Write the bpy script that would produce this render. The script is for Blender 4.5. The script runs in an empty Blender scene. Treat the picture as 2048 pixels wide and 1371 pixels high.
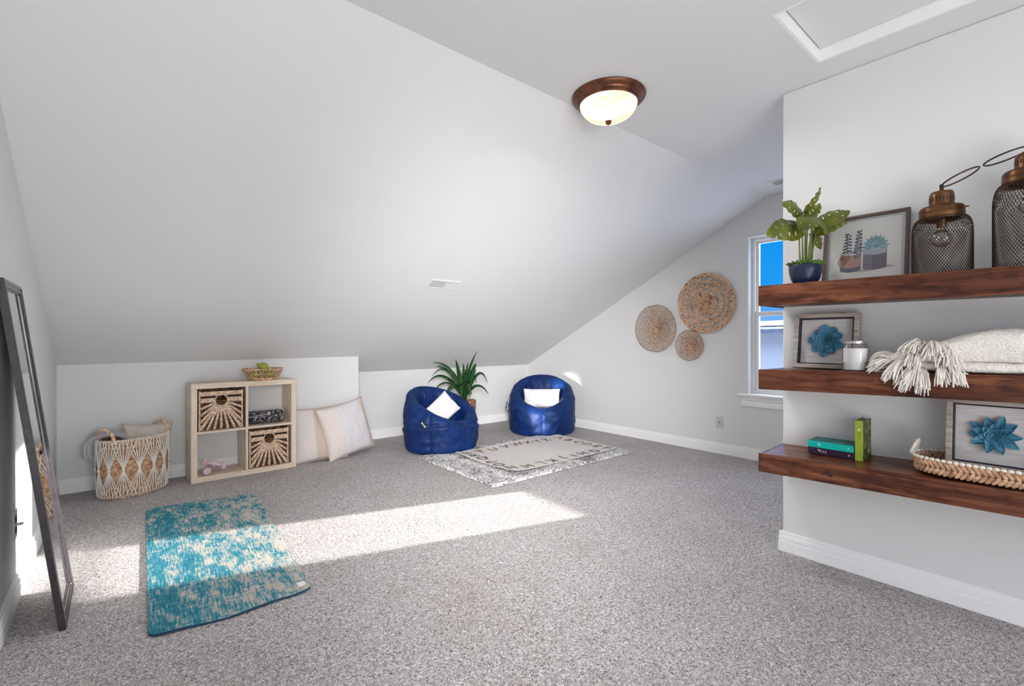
import bpy, math, random
from mathutils import Vector, Matrix, noise
PI = math.pi
S = bpy.context.scene
COL = S.collection
random.seed(7)

# ------------------------------------------------------------------ camera
cam_d = bpy.data.cameras.new('camera')
cam = bpy.data.objects.new('camera', cam_d); COL.objects.link(cam)
S.camera = cam
cam_d.sensor_width = 36.0
cam_d.lens = 36.0 * 942.6 / 2048.0
cam_d.shift_y = (679.8 - 685.5) / 2048.0
cam_d.clip_start = 0.02
cam.location = (0, 0, 1.1)
cam.rotation_euler = (PI/2, 0, -0.6961)

# ------------------------------------------------------------------ view, sky, sun, fill lamps
S.view_settings.view_transform = 'Standard'
S.view_settings.look = 'None'
S.view_settings.gamma = 1.0
S.view_settings.use_curve_mapping = False
S.view_settings.exposure = 0.48
W = bpy.data.worlds.new('sky'); S.world = W; W.use_nodes = True
nt = W.node_tree; nt.nodes.clear()
tc = nt.nodes.new('ShaderNodeTexCoord'); sp = nt.nodes.new('ShaderNodeSeparateXYZ')
cr = nt.nodes.new('ShaderNodeValToRGB'); bg = nt.nodes.new('ShaderNodeBackground'); wo = nt.nodes.new('ShaderNodeOutputWorld')
nt.links.new(tc.outputs['Generated'], sp.inputs[0]); nt.links.new(sp.outputs['Z'], cr.inputs[0])
cr.color_ramp.elements[0].position = 0.0; cr.color_ramp.elements[0].color = (0.30, 0.52, 0.95, 1)
cr.color_ramp.elements[1].position = 0.45; cr.color_ramp.elements[1].color = (0.0, 0.26, 0.80, 1)
e = cr.color_ramp.elements.new(0.08); e.color = (0.0, 0.315, 0.90, 1)
nt.links.new(cr.outputs[0], bg.inputs[0]); bg.inputs[1].default_value = 0.74
# whitish glow of the air around the low sun
dt = nt.nodes.new('ShaderNodeVectorMath'); dt.operation = 'DOT_PRODUCT'; dt.inputs[1].default_value = Vector((1, -0.30, 0.283)).normalized()
pw = nt.nodes.new('ShaderNodeMath'); pw.operation = 'POWER'; pw.inputs[1].default_value = 60.0
mxm = nt.nodes.new('ShaderNodeMath'); mxm.operation = 'MAXIMUM'; mxm.inputs[1].default_value = 0.0
nt.links.new(tc.outputs['Generated'], dt.inputs[0]); nt.links.new(dt.outputs['Value'], mxm.inputs[0]); nt.links.new(mxm.outputs[0], pw.inputs[0])
gb = nt.nodes.new('ShaderNodeBackground'); gb.inputs[0].default_value = (0.93, 0.96, 1.0, 1)
gm = nt.nodes.new('ShaderNodeMath'); gm.operation = 'MULTIPLY'; gm.inputs[1].default_value = 20.0
nt.links.new(pw.outputs[0], gm.inputs[0]); nt.links.new(gm.outputs[0], gb.inputs[1])
ash = nt.nodes.new('ShaderNodeAddShader'); nt.links.new(bg.outputs[0], ash.inputs[0]); nt.links.new(gb.outputs[0], ash.inputs[1])
# extra sky brightness above the view, added for cool light indoors
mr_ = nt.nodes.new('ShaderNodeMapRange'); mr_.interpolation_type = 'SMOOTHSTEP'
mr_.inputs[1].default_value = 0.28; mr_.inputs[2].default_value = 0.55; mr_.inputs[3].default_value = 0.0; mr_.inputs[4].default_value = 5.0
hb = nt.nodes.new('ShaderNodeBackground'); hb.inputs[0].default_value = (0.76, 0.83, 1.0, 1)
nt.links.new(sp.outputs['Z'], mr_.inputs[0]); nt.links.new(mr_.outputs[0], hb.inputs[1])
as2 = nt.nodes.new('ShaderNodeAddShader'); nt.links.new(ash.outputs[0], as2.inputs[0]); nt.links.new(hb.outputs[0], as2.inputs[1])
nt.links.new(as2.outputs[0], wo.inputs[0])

def lamp(name, kind, loc, direction, **kw):
    d = bpy.data.lights.new(name, kind)
    for k, v in kw.items(): setattr(d, k, v)
    o = bpy.data.objects.new(name, d); COL.objects.link(o)
    o.location = loc
    o.rotation_euler = Vector(direction).to_track_quat('-Z', 'Y').to_euler()
    return o
SUN_DIR = Vector((-1, 0.30, -0.283))
lamp('sun', 'SUN', (9, -1, 4), SUN_DIR, energy=9.6, angle=math.radians(0.8), color=(1.0, 0.97, 0.92))
# added fill lamp behind the photographer, set in a made-up rear window
lamp('fill_rear', 'AREA', (0.65, -2.40, 1.35), (-0.02, 1, 0.0), energy=13, shape='RECTANGLE', size=1.1, size_y=1.1, spread=math.radians(105), color=(0.97, 0.985, 1.0))
# aimed fill lamp added at a made-up window in the left wall
lamp('fill_side', 'AREA', (-0.30, -0.52, 1.45), (3.7, 4.9, -1.10), energy=19, shape='RECTANGLE', size=0.6, size_y=0.9, spread=math.radians(50), color=(1.0, 0.99, 0.985))
# unseen upward fill lamp added near the floor to brighten the ceiling
lamp('fill_rear_up', 'AREA', (0.50, -1.25, 0.04), (0.12, 0.12, 1), energy=50, shape='RECTANGLE', size=1.4, size_y=1.9, color=(1.0, 0.985, 0.965))
# sunlight thrown back into the room by the leaning mirror
lamp('mirror_sun_reflection', 'AREA', (-0.185, 2.755, 0.34), (4.67, 1.44, -0.03), energy=1.5, shape='RECTANGLE', size=0.19, size_y=0.58, spread=math.radians(3), color=(1.0, 0.97, 0.92))

# ------------------------------------------------------------------ materials
def M(name, col, rough=0.6, metal=0.0, spec=0.4, **kw):
    m = bpy.data.materials.new(name); m.use_nodes = True
    b = m.node_tree.nodes['Principled BSDF']
    b.inputs['Base Color'].default_value = (*col, 1)
    b.inputs['Roughness'].default_value = rough
    b.inputs['Metallic'].default_value = metal
    b.inputs['Specular IOR Level'].default_value = spec
    for k, v in kw.items(): b.inputs[k.replace('_', ' ')].default_value = v
    return m
def nd(m, t, **kw):
    n = m.node_tree.nodes.new(t)
    for k, v in kw.items():
        if k in n.inputs: n.inputs[k].default_value = v
        else: setattr(n, k, v)
    return n
def lk(m, a, b): m.node_tree.links.new(a, b)
def bsdf(m): return m.node_tree.nodes['Principled BSDF']
def coords(m, scale=(1, 1, 1), kind='Object', rot=(0, 0, 0)):
    t = nd(m, 'ShaderNodeTexCoord'); p = nd(m, 'ShaderNodeMapping')
    p.inputs['Scale'].default_value = scale; p.inputs['Rotation'].default_value = rot
    lk(m, t.outputs[kind], p.inputs[0]); return p.outputs[0]
def ramp(m, fac, stops):
    r = nd(m, 'ShaderNodeValToRGB'); el = r.color_ramp.elements
    el[0].position, el[0].color = stops[0][0], (*stops[0][1], 1)
    el[1].position, el[1].color = stops[-1][0], (*stops[-1][1], 1)
    for p, c in stops[1:-1]:
        x = el.new(p); x.color = (*c, 1)
    lk(m, fac, r.inputs[0]); return r.outputs[0]
def bump(m, h, strength=0.3, dist=0.01):
    b = nd(m, 'ShaderNodeBump'); b.inputs['Strength'].default_value = strength; b.inputs['Distance'].default_value = dist
    lk(m, h, b.inputs['Height']); lk(m, b.outputs[0], bsdf(m).inputs['Normal']); return b
def noisy(name, c1, c2, scale=20, rough=0.7, stretch=(1, 1, 1), detail=4, bs=0.2, bd=0.003, lo=0.35, hi=0.65, kind='Object', **kw):
    m = M(name, c1, rough, **kw)
    v = coords(m, stretch, kind); n = nd(m, 'ShaderNodeTexNoise', Scale=scale, Detail=detail)
    lk(m, v, n.inputs['Vector'])
    lk(m, ramp(m, n.outputs[0], [(lo, c1), (hi, c2)]), bsdf(m).inputs['Base Color'])
    if bs: bump(m, n.outputs[0], bs, bd)
    return m
def paint(name, col, bs=0.16, sc=170):
    m = M(name, col, 0.75, spec=0.25)
    v = coords(m); n = nd(m, 'ShaderNodeTexNoise', Scale=sc, Detail=2, Roughness=0.5); lk(m, v, n.inputs['Vector'])
    bump(m, n.outputs[0], bs, 0.004); return m

m_wall = paint('wall_paint', (0.775, 0.775, 0.77))
m_ceil = paint('ceiling_paint', (0.81, 0.81, 0.808), 0.2, 120)
m_trim = M('trim_paint', (0.94, 0.94, 0.935), 0.45)
m_vinyl = M('window_vinyl', (0.85, 0.85, 0.84), 0.4)

def carpet_mat():
    m = M('carpet', (0.4, 0.38, 0.36), 0.95, spec=0.1)
    v = coords(m)
    d = nd(m, 'ShaderNodeTexNoise', Scale=60.0, Detail=1); lk(m, v, d.inputs['Vector'])
    mx = nd(m, 'ShaderNodeMixRGB'); mx.blend_type = 'ADD'; mx.inputs[0].default_value = 0.012
    lk(m, v, mx.inputs[1]); lk(m, d.outputs['Color'], mx.inputs[2])
    n = nd(m, 'ShaderNodeTexNoise', Scale=130.0, Detail=2, Roughness=0.6, Distortion=1.6); lk(m, mx.outputs[0], n.inputs['Vector'])
    vo = nd(m, 'ShaderNodeTexVoronoi', Scale=120.0); lk(m, mx.outputs[0], vo.inputs['Vector'])
    big = nd(m, 'ShaderNodeTexNoise', Scale=2.2, Detail=3); lk(m, v, big.inputs['Vector'])
    c = ramp(m, n.outputs[0], [(0.34, (0.135, 0.112, 0.106)), (0.43, (0.39, 0.355, 0.345)), (0.54, (0.62, 0.58, 0.572)), (0.63, (0.95, 0.945, 0.94))])
    c2 = ramp(m, big.outputs[0], [(0.3, (0.90, 0.88, 0.87)), (0.7, (1.0, 1.0, 1.0))])
    mu = nd(m, 'ShaderNodeMixRGB'); mu.blend_type = 'MULTIPLY'; mu.inputs[0].default_value = 1.0
    lk(m, c, mu.inputs[1]); lk(m, c2, mu.inputs[2]); lk(m, mu.outputs[0], bsdf(m).inputs['Base Color'])
    ad = nd(m, 'ShaderNodeMath'); ad.operation = 'SUBTRACT'; lk(m, n.outputs[0], ad.inputs[0]); 
    sc = nd(m, 'ShaderNodeMath'); sc.operation = 'MULTIPLY'; sc.inputs[1].default_value = 0.35; lk(m, vo.outputs['Distance'], sc.inputs[0]); lk(m, sc.outputs[0], ad.inputs[1])
    bump(m, ad.outputs[0], 0.75, 0.010)
    return m
m_carpet = carpet_mat()

def wood_mat(name, dark, mid, light, axis='Y', spots=True, sc=1.0, rough=0.42):
    m = M(name, mid, rough, spec=0.3)
    st = {'Y': (9*sc, 0.9*sc, 9*sc), 'X': (0.9*sc, 9*sc, 9*sc), 'Z': (9*sc, 9*sc, 0.9*sc)}[axis]
    v = coords(m, st)
    n = nd(m, 'ShaderNodeTexNoise', Scale=3.0, Detail=6, Roughness=0.6, Distortion=0.8); lk(m, v, n.inputs['Vector'])
    c = ramp(m, n.outputs[0], [(0.30, dark), (0.5, mid), (0.68, light)])
    w = nd(m, 'ShaderNodeTexWave', Scale=3.2, Distortion=9.0, Detail=2); w.inputs['Detail Scale'].default_value = 1.2
    w.bands_direction = 'Z' if axis != 'Z' else 'X'
    lk(m, v, w.inputs['Vector'])
    g = ramp(m, w.outputs[0], [(0.0, (0.68, 0.62, 0.58)), (0.25, (1, 1, 1)), (1.0, (1, 1, 1))])
    mu = nd(m, 'ShaderNodeMixRGB'); mu.blend_type = 'MULTIPLY'; mu.inputs[0].default_value = 0.8
    lk(m, c, mu.inputs[1]); lk(m, g, mu.inputs[2]); out = mu.outputs[0]
    if spots:
        v2 = coords(m, (9, 7, 16)); n2 = nd(m, 'ShaderNodeTexNoise', Scale=1.6, Detail=2); lk(m, v2, n2.inputs['Vector'])
        s = ramp(m, n2.outputs[0], [(0.36, (0.40, 0.33, 0.33)), (0.50, (1, 1, 1)), (1.0, (1, 1, 1))])
        m2 = nd(m, 'ShaderNodeMixRGB'); m2.blend_type = 'MULTIPLY'; m2.inputs[0].default_value = 0.75
        lk(m, out, m2.inputs[1]); lk(m, s, m2.inputs[2]); out = m2.outputs[0]
    lk(m, out, bsdf(m).inputs['Base Color']); bump(m, n.outputs[0], 0.12, 0.003)
    return m
m_shelf = wood_mat('stained_shelf_wood',  (0.036, 0.011, 0.007), (0.122, 0.036, 0.016), (0.25, 0.092, 0.043))
m_shelftop = wood_mat('stained_shelf_top', (0.075, 0.022, 0.010), (0.175, 0.056, 0.024), (0.29, 0.108, 0.048), spots=False, rough=0.28)
m_knot = M('wood_knot', (0.05, 0.015, 0.012), 0.5)
m_cube = wood_mat('pale_oak_veneer', (0.72, 0.57, 0.43), (0.80, 0.665, 0.53), (0.86, 0.73, 0.60), 'Z', False, 1.6, 0.5)
m_cubeh = wood_mat('pale_oak_veneer_horizontal', (0.72, 0.57, 0.43), (0.80, 0.665, 0.53), (0.86, 0.73, 0.60), 'X', False, 1.6, 0.5)
m_greywood = wood_mat('grey_washed_wood', (0.30, 0.25, 0.21), (0.46, 0.40, 0.35), (0.60, 0.54, 0.49), 'Y', False, 2.5, 0.7)
m_straw = noisy('seagrass', (0.32, 0.16, 0.08), (0.74, 0.49, 0.31), 55, 0.75)
m_straw2 = noisy('seagrass_pale', (0.50, 0.31, 0.20), (0.90, 0.70, 0.53), 60, 0.75)
m_straw3 = noisy('water_hyacinth', (0.36, 0.19, 0.10), (0.74, 0.47, 0.30), 50, 0.75)
m_bead = M('cream_bead', (0.84, 0.77, 0.66), 0.5)
m_wick = noisy('brown_wicker', (0.13, 0.06, 0.035), (0.50, 0.29, 0.17), 45, 0.7)
m_rattan = noisy('coiled_rattan', (0.20, 0.075, 0.035), (0.78, 0.50, 0.32), 48, 0.7, lo=0.33, hi=0.53)
m_darkin = M('basket_inside', (0.05, 0.028, 0.02), 0.9)
m_cord = M('cotton_cord', (0.83, 0.79, 0.74), 0.85)
m_navy = M('navy_ceramic', (0.012, 0.020, 0.060), 0.32)
m_black = M('black_plastic', (0.012, 0.012, 0.014), 0.4)
m_mframe = noisy('dark_espresso_frame', (0.032, 0.027, 0.032), (0.046, 0.040, 0.046), 40, 0.20, spec=0.7, bs=0.02)
m_mirror = M('mirror_silver', (0.93, 0.94, 0.94), 0.0, metal=1.0)
m_bronze = noisy('oil_rubbed_bronze', (0.09, 0.035, 0.018), (0.22, 0.085, 0.04), 14, 0.35, metal=0.55, bs=0.03)
m_lant = noisy('antique_copper', (0.075, 0.033, 0.015), (0.185, 0.088, 0.038), 18, 0.34, metal=0.8, bs=0.03)
m_wire = M('lantern_wire', (0.055, 0.030, 0.022), 0.4, metal=0.5)
m_steel = M('brushed_lid', (0.62, 0.61, 0.60), 0.3, metal=0.9)
m_wax = M('white_wax', (0.85, 0.83, 0.80), 0.5, Subsurface_Weight=0.0)
m_leaf = noisy('monstera_leaf', (0.050, 0.068, 0.006), (0.175, 0.195, 0.018), 9, 0.38, bs=0.1)
m_stem = M('monstera_stem', (0.15, 0.18, 0.045), 0.5)
m_moss = noisy('moss', (0.03, 0.08, 0.01), (0.14, 0.24, 0.04), 60, 0.9)
m_drac = noisy('dracaena_leaf', (0.008, 0.034, 0.008), (0.022, 0.080, 0.020), 12, 0.35, bs=0.1)
m_soil = noisy('potting_fibre', (0.06, 0.03, 0.015), (0.22, 0.13, 0.07), 60, 0.95)
m_blanket = noisy('cream_fleece', (0.76, 0.71, 0.64), (0.92, 0.88, 0.82), 130, 0.95, bs=0.8, bd=0.008, detail=3)
m_yarn = M('cream_yarn', (0.90, 0.85, 0.77), 0.9)
m_linen = noisy('linen_backing', (0.64, 0.60, 0.58), (0.76, 0.72, 0.70), 120, 0.9, (1, 0.15, 1))
m_petal = noisy('blue_paper', (0.045, 0.20, 0.32), (0.10, 0.32, 0.45), 14, 0.5, bs=0.05)
m_lining = M('dark_liner', (0.018, 0.012, 0.03), 0.5)
m_frame1 = noisy('dark_walnut_frame', (0.075, 0.045, 0.038), (0.15, 0.10, 0.085), 30, 0.35, (1, 6, 6), bs=0.05)
m_mat_w = M('grey_mount', (0.60, 0.64, 0.64), 0.6)
m_paper = noisy('watercolour_paper', (0.84, 0.82, 0.77), (0.90, 0.87, 0.82), 4, 0.8, bs=0.0)
m_pear = noisy('pear_skin', (0.20, 0.26, 0.02), (0.42, 0.42, 0.05), 7, 0.45, bs=0.02)
m_pearstem = M('pear_stem', (0.05, 0.04, 0.03), 0.7)
m_dumb = M('lilac_neoprene', (0.68, 0.50, 0.56), 0.55)
m_pillow_w = noisy('ivory_cotton', (0.68, 0.62, 0.58), (0.76, 0.71, 0.68), 8, 0.9, bs=0.1)
m_beige = noisy('beige_linen', (0.56, 0.49, 0.42), (0.64, 0.57, 0.50), 60, 0.9, bs=0.15)
m_grey_t = M('grey_waffle_towel', (0.56, 0.54, 0.56), 0.95)
v_ = coords(m_grey_t); wv_ = nd(m_grey_t, 'ShaderNodeTexWave', Scale=38.0); wv_.bands_direction = 'X'; lk(m_grey_t, v_, wv_.inputs['Vector']); bump(m_grey_t, wv_.outputs[0], 0.7, 0.006)
m_rib = M('ribbed_white_cotton', (0.78, 0.77, 0.77), 0.9)
v_ = coords(m_rib, (1, 1, 0.08)); wv_ = nd(m_rib, 'ShaderNodeTexNoise', Scale=75.0, Detail=1); lk(m_rib, v_, wv_.inputs['Vector']); bump(m_rib, wv_.outputs[0], 0.7, 0.006)
m_piping = M('cushion_seam', (0.62, 0.52, 0.45), 0.9)
m_plate = M('outlet_plastic', (0.62, 0.59, 0.57), 0.4)
m_hole = M('dark_slot', (0.02, 0.02, 0.02), 0.8)
m_vent = M('vent_enamel', (0.80, 0.80, 0.79), 0.4)
m_ventin = M('duct_inside', (0.05, 0.045, 0.042), 0.8)

def bag_mat():
    m = M('royal_blue_nylon', (0.007, 0.045, 0.21), 0.5, spec=0.28)
    v = coords(m); n = nd(m, 'ShaderNodeTexNoise', Scale=9.0, Detail=4, Distortion=0.7); lk(m, v, n.inputs['Vector'])
    lk(m, ramp(m, n.outputs[0], [(0.3, (0.0008, 0.013, 0.075)), (0.7, (0.002, 0.028, 0.145))]), bsdf(m).inputs['Base Color'])
    bump(m, n.outputs[0], 0.4, 0.02); return m
m_bag = bag_mat()

def glass_mat(name, tint=(1, 1, 1), refl=0.07):
    m = bpy.data.materials.new(name); m.use_nodes = True; t = m.node_tree; t.nodes.clear()
    o = t.nodes.new('ShaderNodeOutputMaterial'); mx = t.nodes.new('ShaderNodeMixShader')
    tr = t.nodes.new('ShaderNodeBsdfTransparent'); gl = t.nodes.new('ShaderNodeBsdfGlossy')
    tr.inputs[0].default_value = (*tint, 1); gl.inputs['Roughness'].default_value = 0.02
    lw = t.nodes.new('ShaderNodeLayerWeight'); lw.inputs[0].default_value = 0.25
    mu = t.nodes.new('ShaderNodeMath'); mu.operation = 'MULTIPLY_ADD'; mu.inputs[1].default_value = 0.6; mu.inputs[2].default_value = refl
    t.links.new(lw.outputs['Fresnel'], mu.inputs[0]); t.links.new(mu.outputs[0], mx.inputs[0])
    t.links.new(tr.outputs[0], mx.inputs[1]); t.links.new(gl.outputs[0], mx.inputs[2]); t.links.new(mx.outputs[0], o.inputs[0])
    return m
m_glass = glass_mat('window_glass', refl=0.0)
m_screen = glass_mat('screened_glass', (0.8, 0.84, 0.9), refl=0.0)
m_clear = glass_mat('clear_glass', (0.97, 0.97, 0.97), refl=0.04)
m_bulb = glass_mat('bulb_glass', (0.93, 0.88, 0.82), refl=0.12)

def dome_mat():
    m = M('alabaster_glass_lit', (0.25, 0.21, 0.17), 0.35)
    v = coords(m, (1, 1, 2)); n = nd(m, 'ShaderNodeTexNoise', Scale=4.5, Detail=2, Distortion=1.5); lk(m, v, n.inputs['Vector'])
    c = ramp(m, n.outputs[0], [(0.42, (0.95, 0.66, 0.43)), (0.60, (1.0, 0.93, 0.82))])
    b = bsdf(m); lk(m, c, b.inputs['Emission Color']); b.inputs['Emission Strength'].default_value = 0.86
    return m
m_dome = dome_mat()

# ------------------------------------------------------------------ mesh helpers
class MB:
    def __init__(s, mat4=None): s.v = []; s.f = []; s.mi = []; s.X = mat4 or Matrix(); s.cur = 0
    def add(s, vs, fs):
        o = len(s.v); s.v += [s.X @ Vector(p) for p in vs]
        s.f += [tuple(i + o for i in q) for q in fs]; s.mi += [s.cur] * len(fs); return s
    def box(s, a, b):
        x0, y0, z0 = a; x1, y1, z1 = b
        return s.add([(x0,y0,z0),(x1,y0,z0),(x1,y1,z0),(x0,y1,z0),(x0,y0,z1),(x1,y0,z1),(x1,y1,z1),(x0,y1,z1)],
                     [(0,3,2,1),(4,5,6,7),(0,1,5,4),(1,2,6,5),(2,3,7,6),(3,0,4,7)])
    def grid(s, fn, nu, nv, wu=False, wv=False):
        vs = [fn(i / nu, j / nv) for i in range(nu + (not wu)) for j in range(nv + (not wv))]
        cu = nu if wu else nu + 1; cv = nv if wv else nv + 1
        fs = [(i*cv+j, ((i+1) % cu)*cv+j, ((i+1) % cu)*cv+(j+1) % cv, i*cv+(j+1) % cv) for i in range(nu) for j in range(nv)]
        return s.add(vs, fs)
    def lathe(s, prof, n=32, ax=1.0, ay=1.0, c=(0, 0, 0)):
        m = len(prof)
        vs = [(c[0]+ax*r*math.cos(2*PI*i/n), c[1]+ay*r*math.sin(2*PI*i/n), c[2]+z) for i in range(n) for r, z in prof]
        fs = [(i*m+j, ((i+1) % n)*m+j, ((i+1) % n)*m+j+1, i*m+j+1) for i in range(n) for j in range(m-1)]
        return s.add(vs, fs)
    def tube(s, pts, r, n=6, closed=False, caps=True, flat=1.0):
        P = [Vector(p) for p in pts]; m = len(P)
        if m < 2: return s
        R = r if isinstance(r, (list, tuple)) else [r] * m
        up = None; vs = []
        for i in range(m):
            if closed: t = P[(i+1) % m] - P[i-1]
            else: t = P[min(i+1, m-1)] - P[max(i-1, 0)]
            if t.length < 1e-9: t = Vector((0, 0, 1))
            t.normalize()
            if up is None:
                up = Vector((0, 0, 1)) if abs(t.z) < 0.9 else Vector((1, 0, 0))
            a = t.cross(up)
            if a.length < 1e-6: a = t.cross(Vector((0, 1, 0.1)))
            a.normalize(); b = a.cross(t).normalized(); up = b
            for k in range(n):
                q = 2*PI*k/n; vs.append(P[i] + a*math.cos(q)*R[i] + b*math.sin(q)*R[i]*flat)
        fs = []
        for i in range(m if closed else m-1):
            for k in range(n):
                j = (i+1) % m; fs.append((i*n+k, i*n+(k+1) % n, j*n+(k+1) % n, j*n+k))
        if caps and not closed:
            fs.append(tuple(range(n))[::-1]); fs.append(tuple((m-1)*n+k for k in range(n)))
        return s.add(vs, fs)
    def ball(s, c, r, n=10, m=6):
        rx, ry, rz = r if isinstance(r, (list, tuple)) else (r, r, r)
        vs = [(c[0], c[1], c[2]-rz)]
        for j in range(1, m):
            for i in range(n):
                a = 2*PI*i/n; p = -PI/2 + PI*j/m
                vs.append((c[0]+rx*math.cos(p)*math.cos(a), c[1]+ry*math.cos(p)*math.sin(a), c[2]+rz*math.sin(p)))
        vs.append((c[0], c[1], c[2]+rz)); L = len(vs)-1
        fs = [(0, 1+(i+1) % n, 1+i) for i in range(n)]
        for j in range(m-2):
            for i in range(n):
                a = 1+j*n; fs.append((a+i, a+(i+1) % n, a+n+(i+1) % n, a+n+i))
        a = 1+(m-2)*n; fs += [(a+i, a+(i+1) % n, L) for i in range(n)]
        return s.add(vs, fs)
    def lump(s, c, d, nrm, L, w, h):
        """a stretched leaf-like grain lying along d, used for plaited straw"""
        d = Vector(d).normalized(); nrm = Vector(nrm).normalized(); q = d.cross(nrm); c = Vector(c)
        ring = []
        vs = [c - d*L/2]
        for t, k in ((-0.25, 0.85), (0.15, 1.0), (0.36, 0.6)):
            for a in range(6):
                A = 2*PI*a/6; vs.append(c + d*L*t + q*math.cos(A)*w/2*k + nrm*math.sin(A)*h/2*k)
        vs.append(c + d*L/2)
        fs = [(0, 1+(i+1) % 6, 1+i) for i in range(6)]
        for j in range(2):
            for i in range(6): fs.append((1+j*6+i, 1+j*6+(i+1) % 6, 7+j*6+(i+1) % 6, 7+j*6+i))
        fs += [(13+i, 13+(i+1) % 6, 19) for i in range(6)]
        return s.add(vs, fs)
    def plait(s, a, b, nrm, w, step=0.0105, h=0.007):
        a = Vector(a); b = Vector(b); d = (b-a); L = d.length; d.normalize(); nrm = Vector(nrm).normalized(); q = d.cross(nrm)
        n = max(2, int(L/step))
        for i in range(n):
            for sg in (-1, 1):
                t = (i + (0.5 if sg > 0 else 0)) * L/n + step*0.5
                s.lump(a + d*t + q*sg*w*0.22, d*0.9 - q*sg*0.45, nrm, step*2.0, w*0.52, h)
        return s
    def poly(s, pts, z0, z1, axis='Z'):
        """prism from an outline (pts 2D) between z0 and z1"""
        n = len(pts)
        def P(x, y, z): return {'Z': (x, y, z), 'X': (z, x, y), 'Y': (x, z, y)}[axis]
        vs = [P(x, y, z0) for x, y in pts] + [P(x, y, z1) for x, y in pts]
        fs = [tuple(range(n))[::-1], tuple(range(n, 2*n))] + [(i, (i+1) % n, n+(i+1) % n, n+i) for i in range(n)]
        return s.add(vs, fs)
    def build(s, name, mat, parent=None, smooth=True, bevel=0, sub=0, auto=40, weld=False):
        me = bpy.data.meshes.new(name); me.from_pydata([tuple(p) for p in s.v], [], s.f)
        for x in (mat if isinstance(mat, (list, tuple)) else [mat]): me.materials.append(x)
        if any(s.mi):
            for p, k in zip(me.polygons, s.mi): p.material_index = k
        me.validate(); me.update()
        if smooth:
            for p in me.polygons: p.use_smooth = True
            if auto: me.set_sharp_from_angle(angle=math.radians(auto))
        o = bpy.data.objects.new(name, me); COL.objects.link(o)
        if parent: o.parent = parent
        if weld: 
            w = o.modifiers.new('weld', 'WELD'); w.merge_threshold = 0.0004
        if bevel:
            b = o.modifiers.new('bevel', 'BEVEL'); b.width = bevel; b.segments = 2; b.limit_method = 'ANGLE'
        if sub:
            u = o.modifiers.new('sub', 'SUBSURF'); u.levels = sub; u.render_levels = sub
        return o
def tag(o, label, cat, group=None):
    o['label'] = label; o['category'] = cat
    if group: o['group'] = group
    return o
def thing(name, label, cat, loc=(0, 0, 0), rz=0, group=None):
    o = bpy.data.objects.new(name, None); COL.objects.link(o); o.empty_display_size = 0.05
    o.location = loc; o.rotation_euler = (0, 0, rz); return tag(o, label, cat, group)
def struct(o): o['kind'] = 'structure'; return o
def copy_tree(o, parent=None):
    c = o.copy(); COL.objects.link(c)
    if parent: c.parent = parent
    for ch in list(o.children): copy_tree(ch, c)
    return c
def nz(p, sc=1.0, seed=0.0): return noise.noise(Vector(p)*sc + Vector((seed, seed*1.7, seed*0.3)))
def bez(p, n=12):
    p = [Vector(q) for q in p]; out = []
    for i in range(n+1):
        t = i/n; q = list(p)
        while len(q) > 1: q = [q[k]*(1-t)+q[k+1]*t for k in range(len(q)-1)]
        out.append(q[0])
    return out
def text_mb(mb, body, size, M4, ext=0.0006, bold=0.0):
    cu = bpy.data.curves.new('t', 'FONT'); cu.body = body; cu.size = size; cu.extrude = ext; cu.offset = bold
    cu.align_x = 'CENTER'; cu.align_y = 'CENTER'; cu.resolution_u = 3
    ob = bpy.data.objects.new('t', cu); COL.objects.link(ob)
    dg = bpy.context.evaluated_depsgraph_get(); ev = ob.evaluated_get(dg); me = ev.to_mesh()
    mb.add([M4 @ v.co for v in me.vertices], [tuple(p.vertices) for p in me.polygons])
    ev.to_mesh_clear(); bpy.data.objects.remove(ob); bpy.data.curves.remove(cu)

# ------------------------------------------------------------------ the room
XL, YK, XG, YR, XS, YS, XST = -0.336, 4.647, 4.491, 5.014, 2.679, 0.989, 1.8625
ZC, YC, YB = 2.392, 1.782, -2.45
ZK0, ZK1, ZR = 0.921, 0.936, 0.752
T = 0.12
struct(MB().box((XL-T, YB-T, -0.1), (XG+T, YR+T, 0)).build('floor', m_carpet, smooth=False))
# flat ceiling with the recess of the attic hatch
HX0, HX1, HY0, HY1 = 2.0, 2.508, 0.0, 0.776
c = MB(); c.box((XL-T, YB-T, ZC), (HX0, YC, ZC+T)); c.box((HX1, YB-T, ZC), (XG+T, YC, ZC+T))
c.box((HX0, YB-T, ZC), (HX1, HY0, ZC+T)); c.box((HX0, HY1, ZC), (HX1, YC, ZC+T))
struct(c.build('ceiling', m_ceil, smooth=False))
# sloped ceiling
c = MB(); N = (0, 0.454, 0.891)
def slab(c, q):
    vs = [Vector(p) for p in q]; up = Vector((0, 0.055, 0.105))
    c.add(vs + [v+up for v in vs], [(0,1,2,3), (7,6,5,4), (0,4,5,1), (1,5,6,2), (2,6,7,3), (3,7,4,0)])
slab(c, [(XL, YC, ZC), (XST, YC, ZC), (XST, YK, ZK1), (XL, YK, ZK0)])
slab(c, [(XST, YC, ZC), (XG, YC, ZC), (XG, YR, ZR), (XST, YR, ZR)])
struct(c.build('ceiling_slope', m_ceil, smooth=False))
c = MB(); c.box((XL-T, YB-T, 0), (XL, -0.95, ZC)); c.box((XL-T, -0.15, 0), (XL, YR+T, ZC)); c.box((XL-T, -0.95, 0), (XL, -0.15, 0.95)); c.box((XL-T, -0.95, 1.95), (XL, -0.15, ZC))  # the opening is added, out of view, for the side fill lamp
struct(c.build('wall_left', m_wall, smooth=False))
struct(MB().box((XL, YK, 0), (XST, YR+T, ZK1+0.01)).build('wall_back', m_wall, smooth=False))
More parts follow.
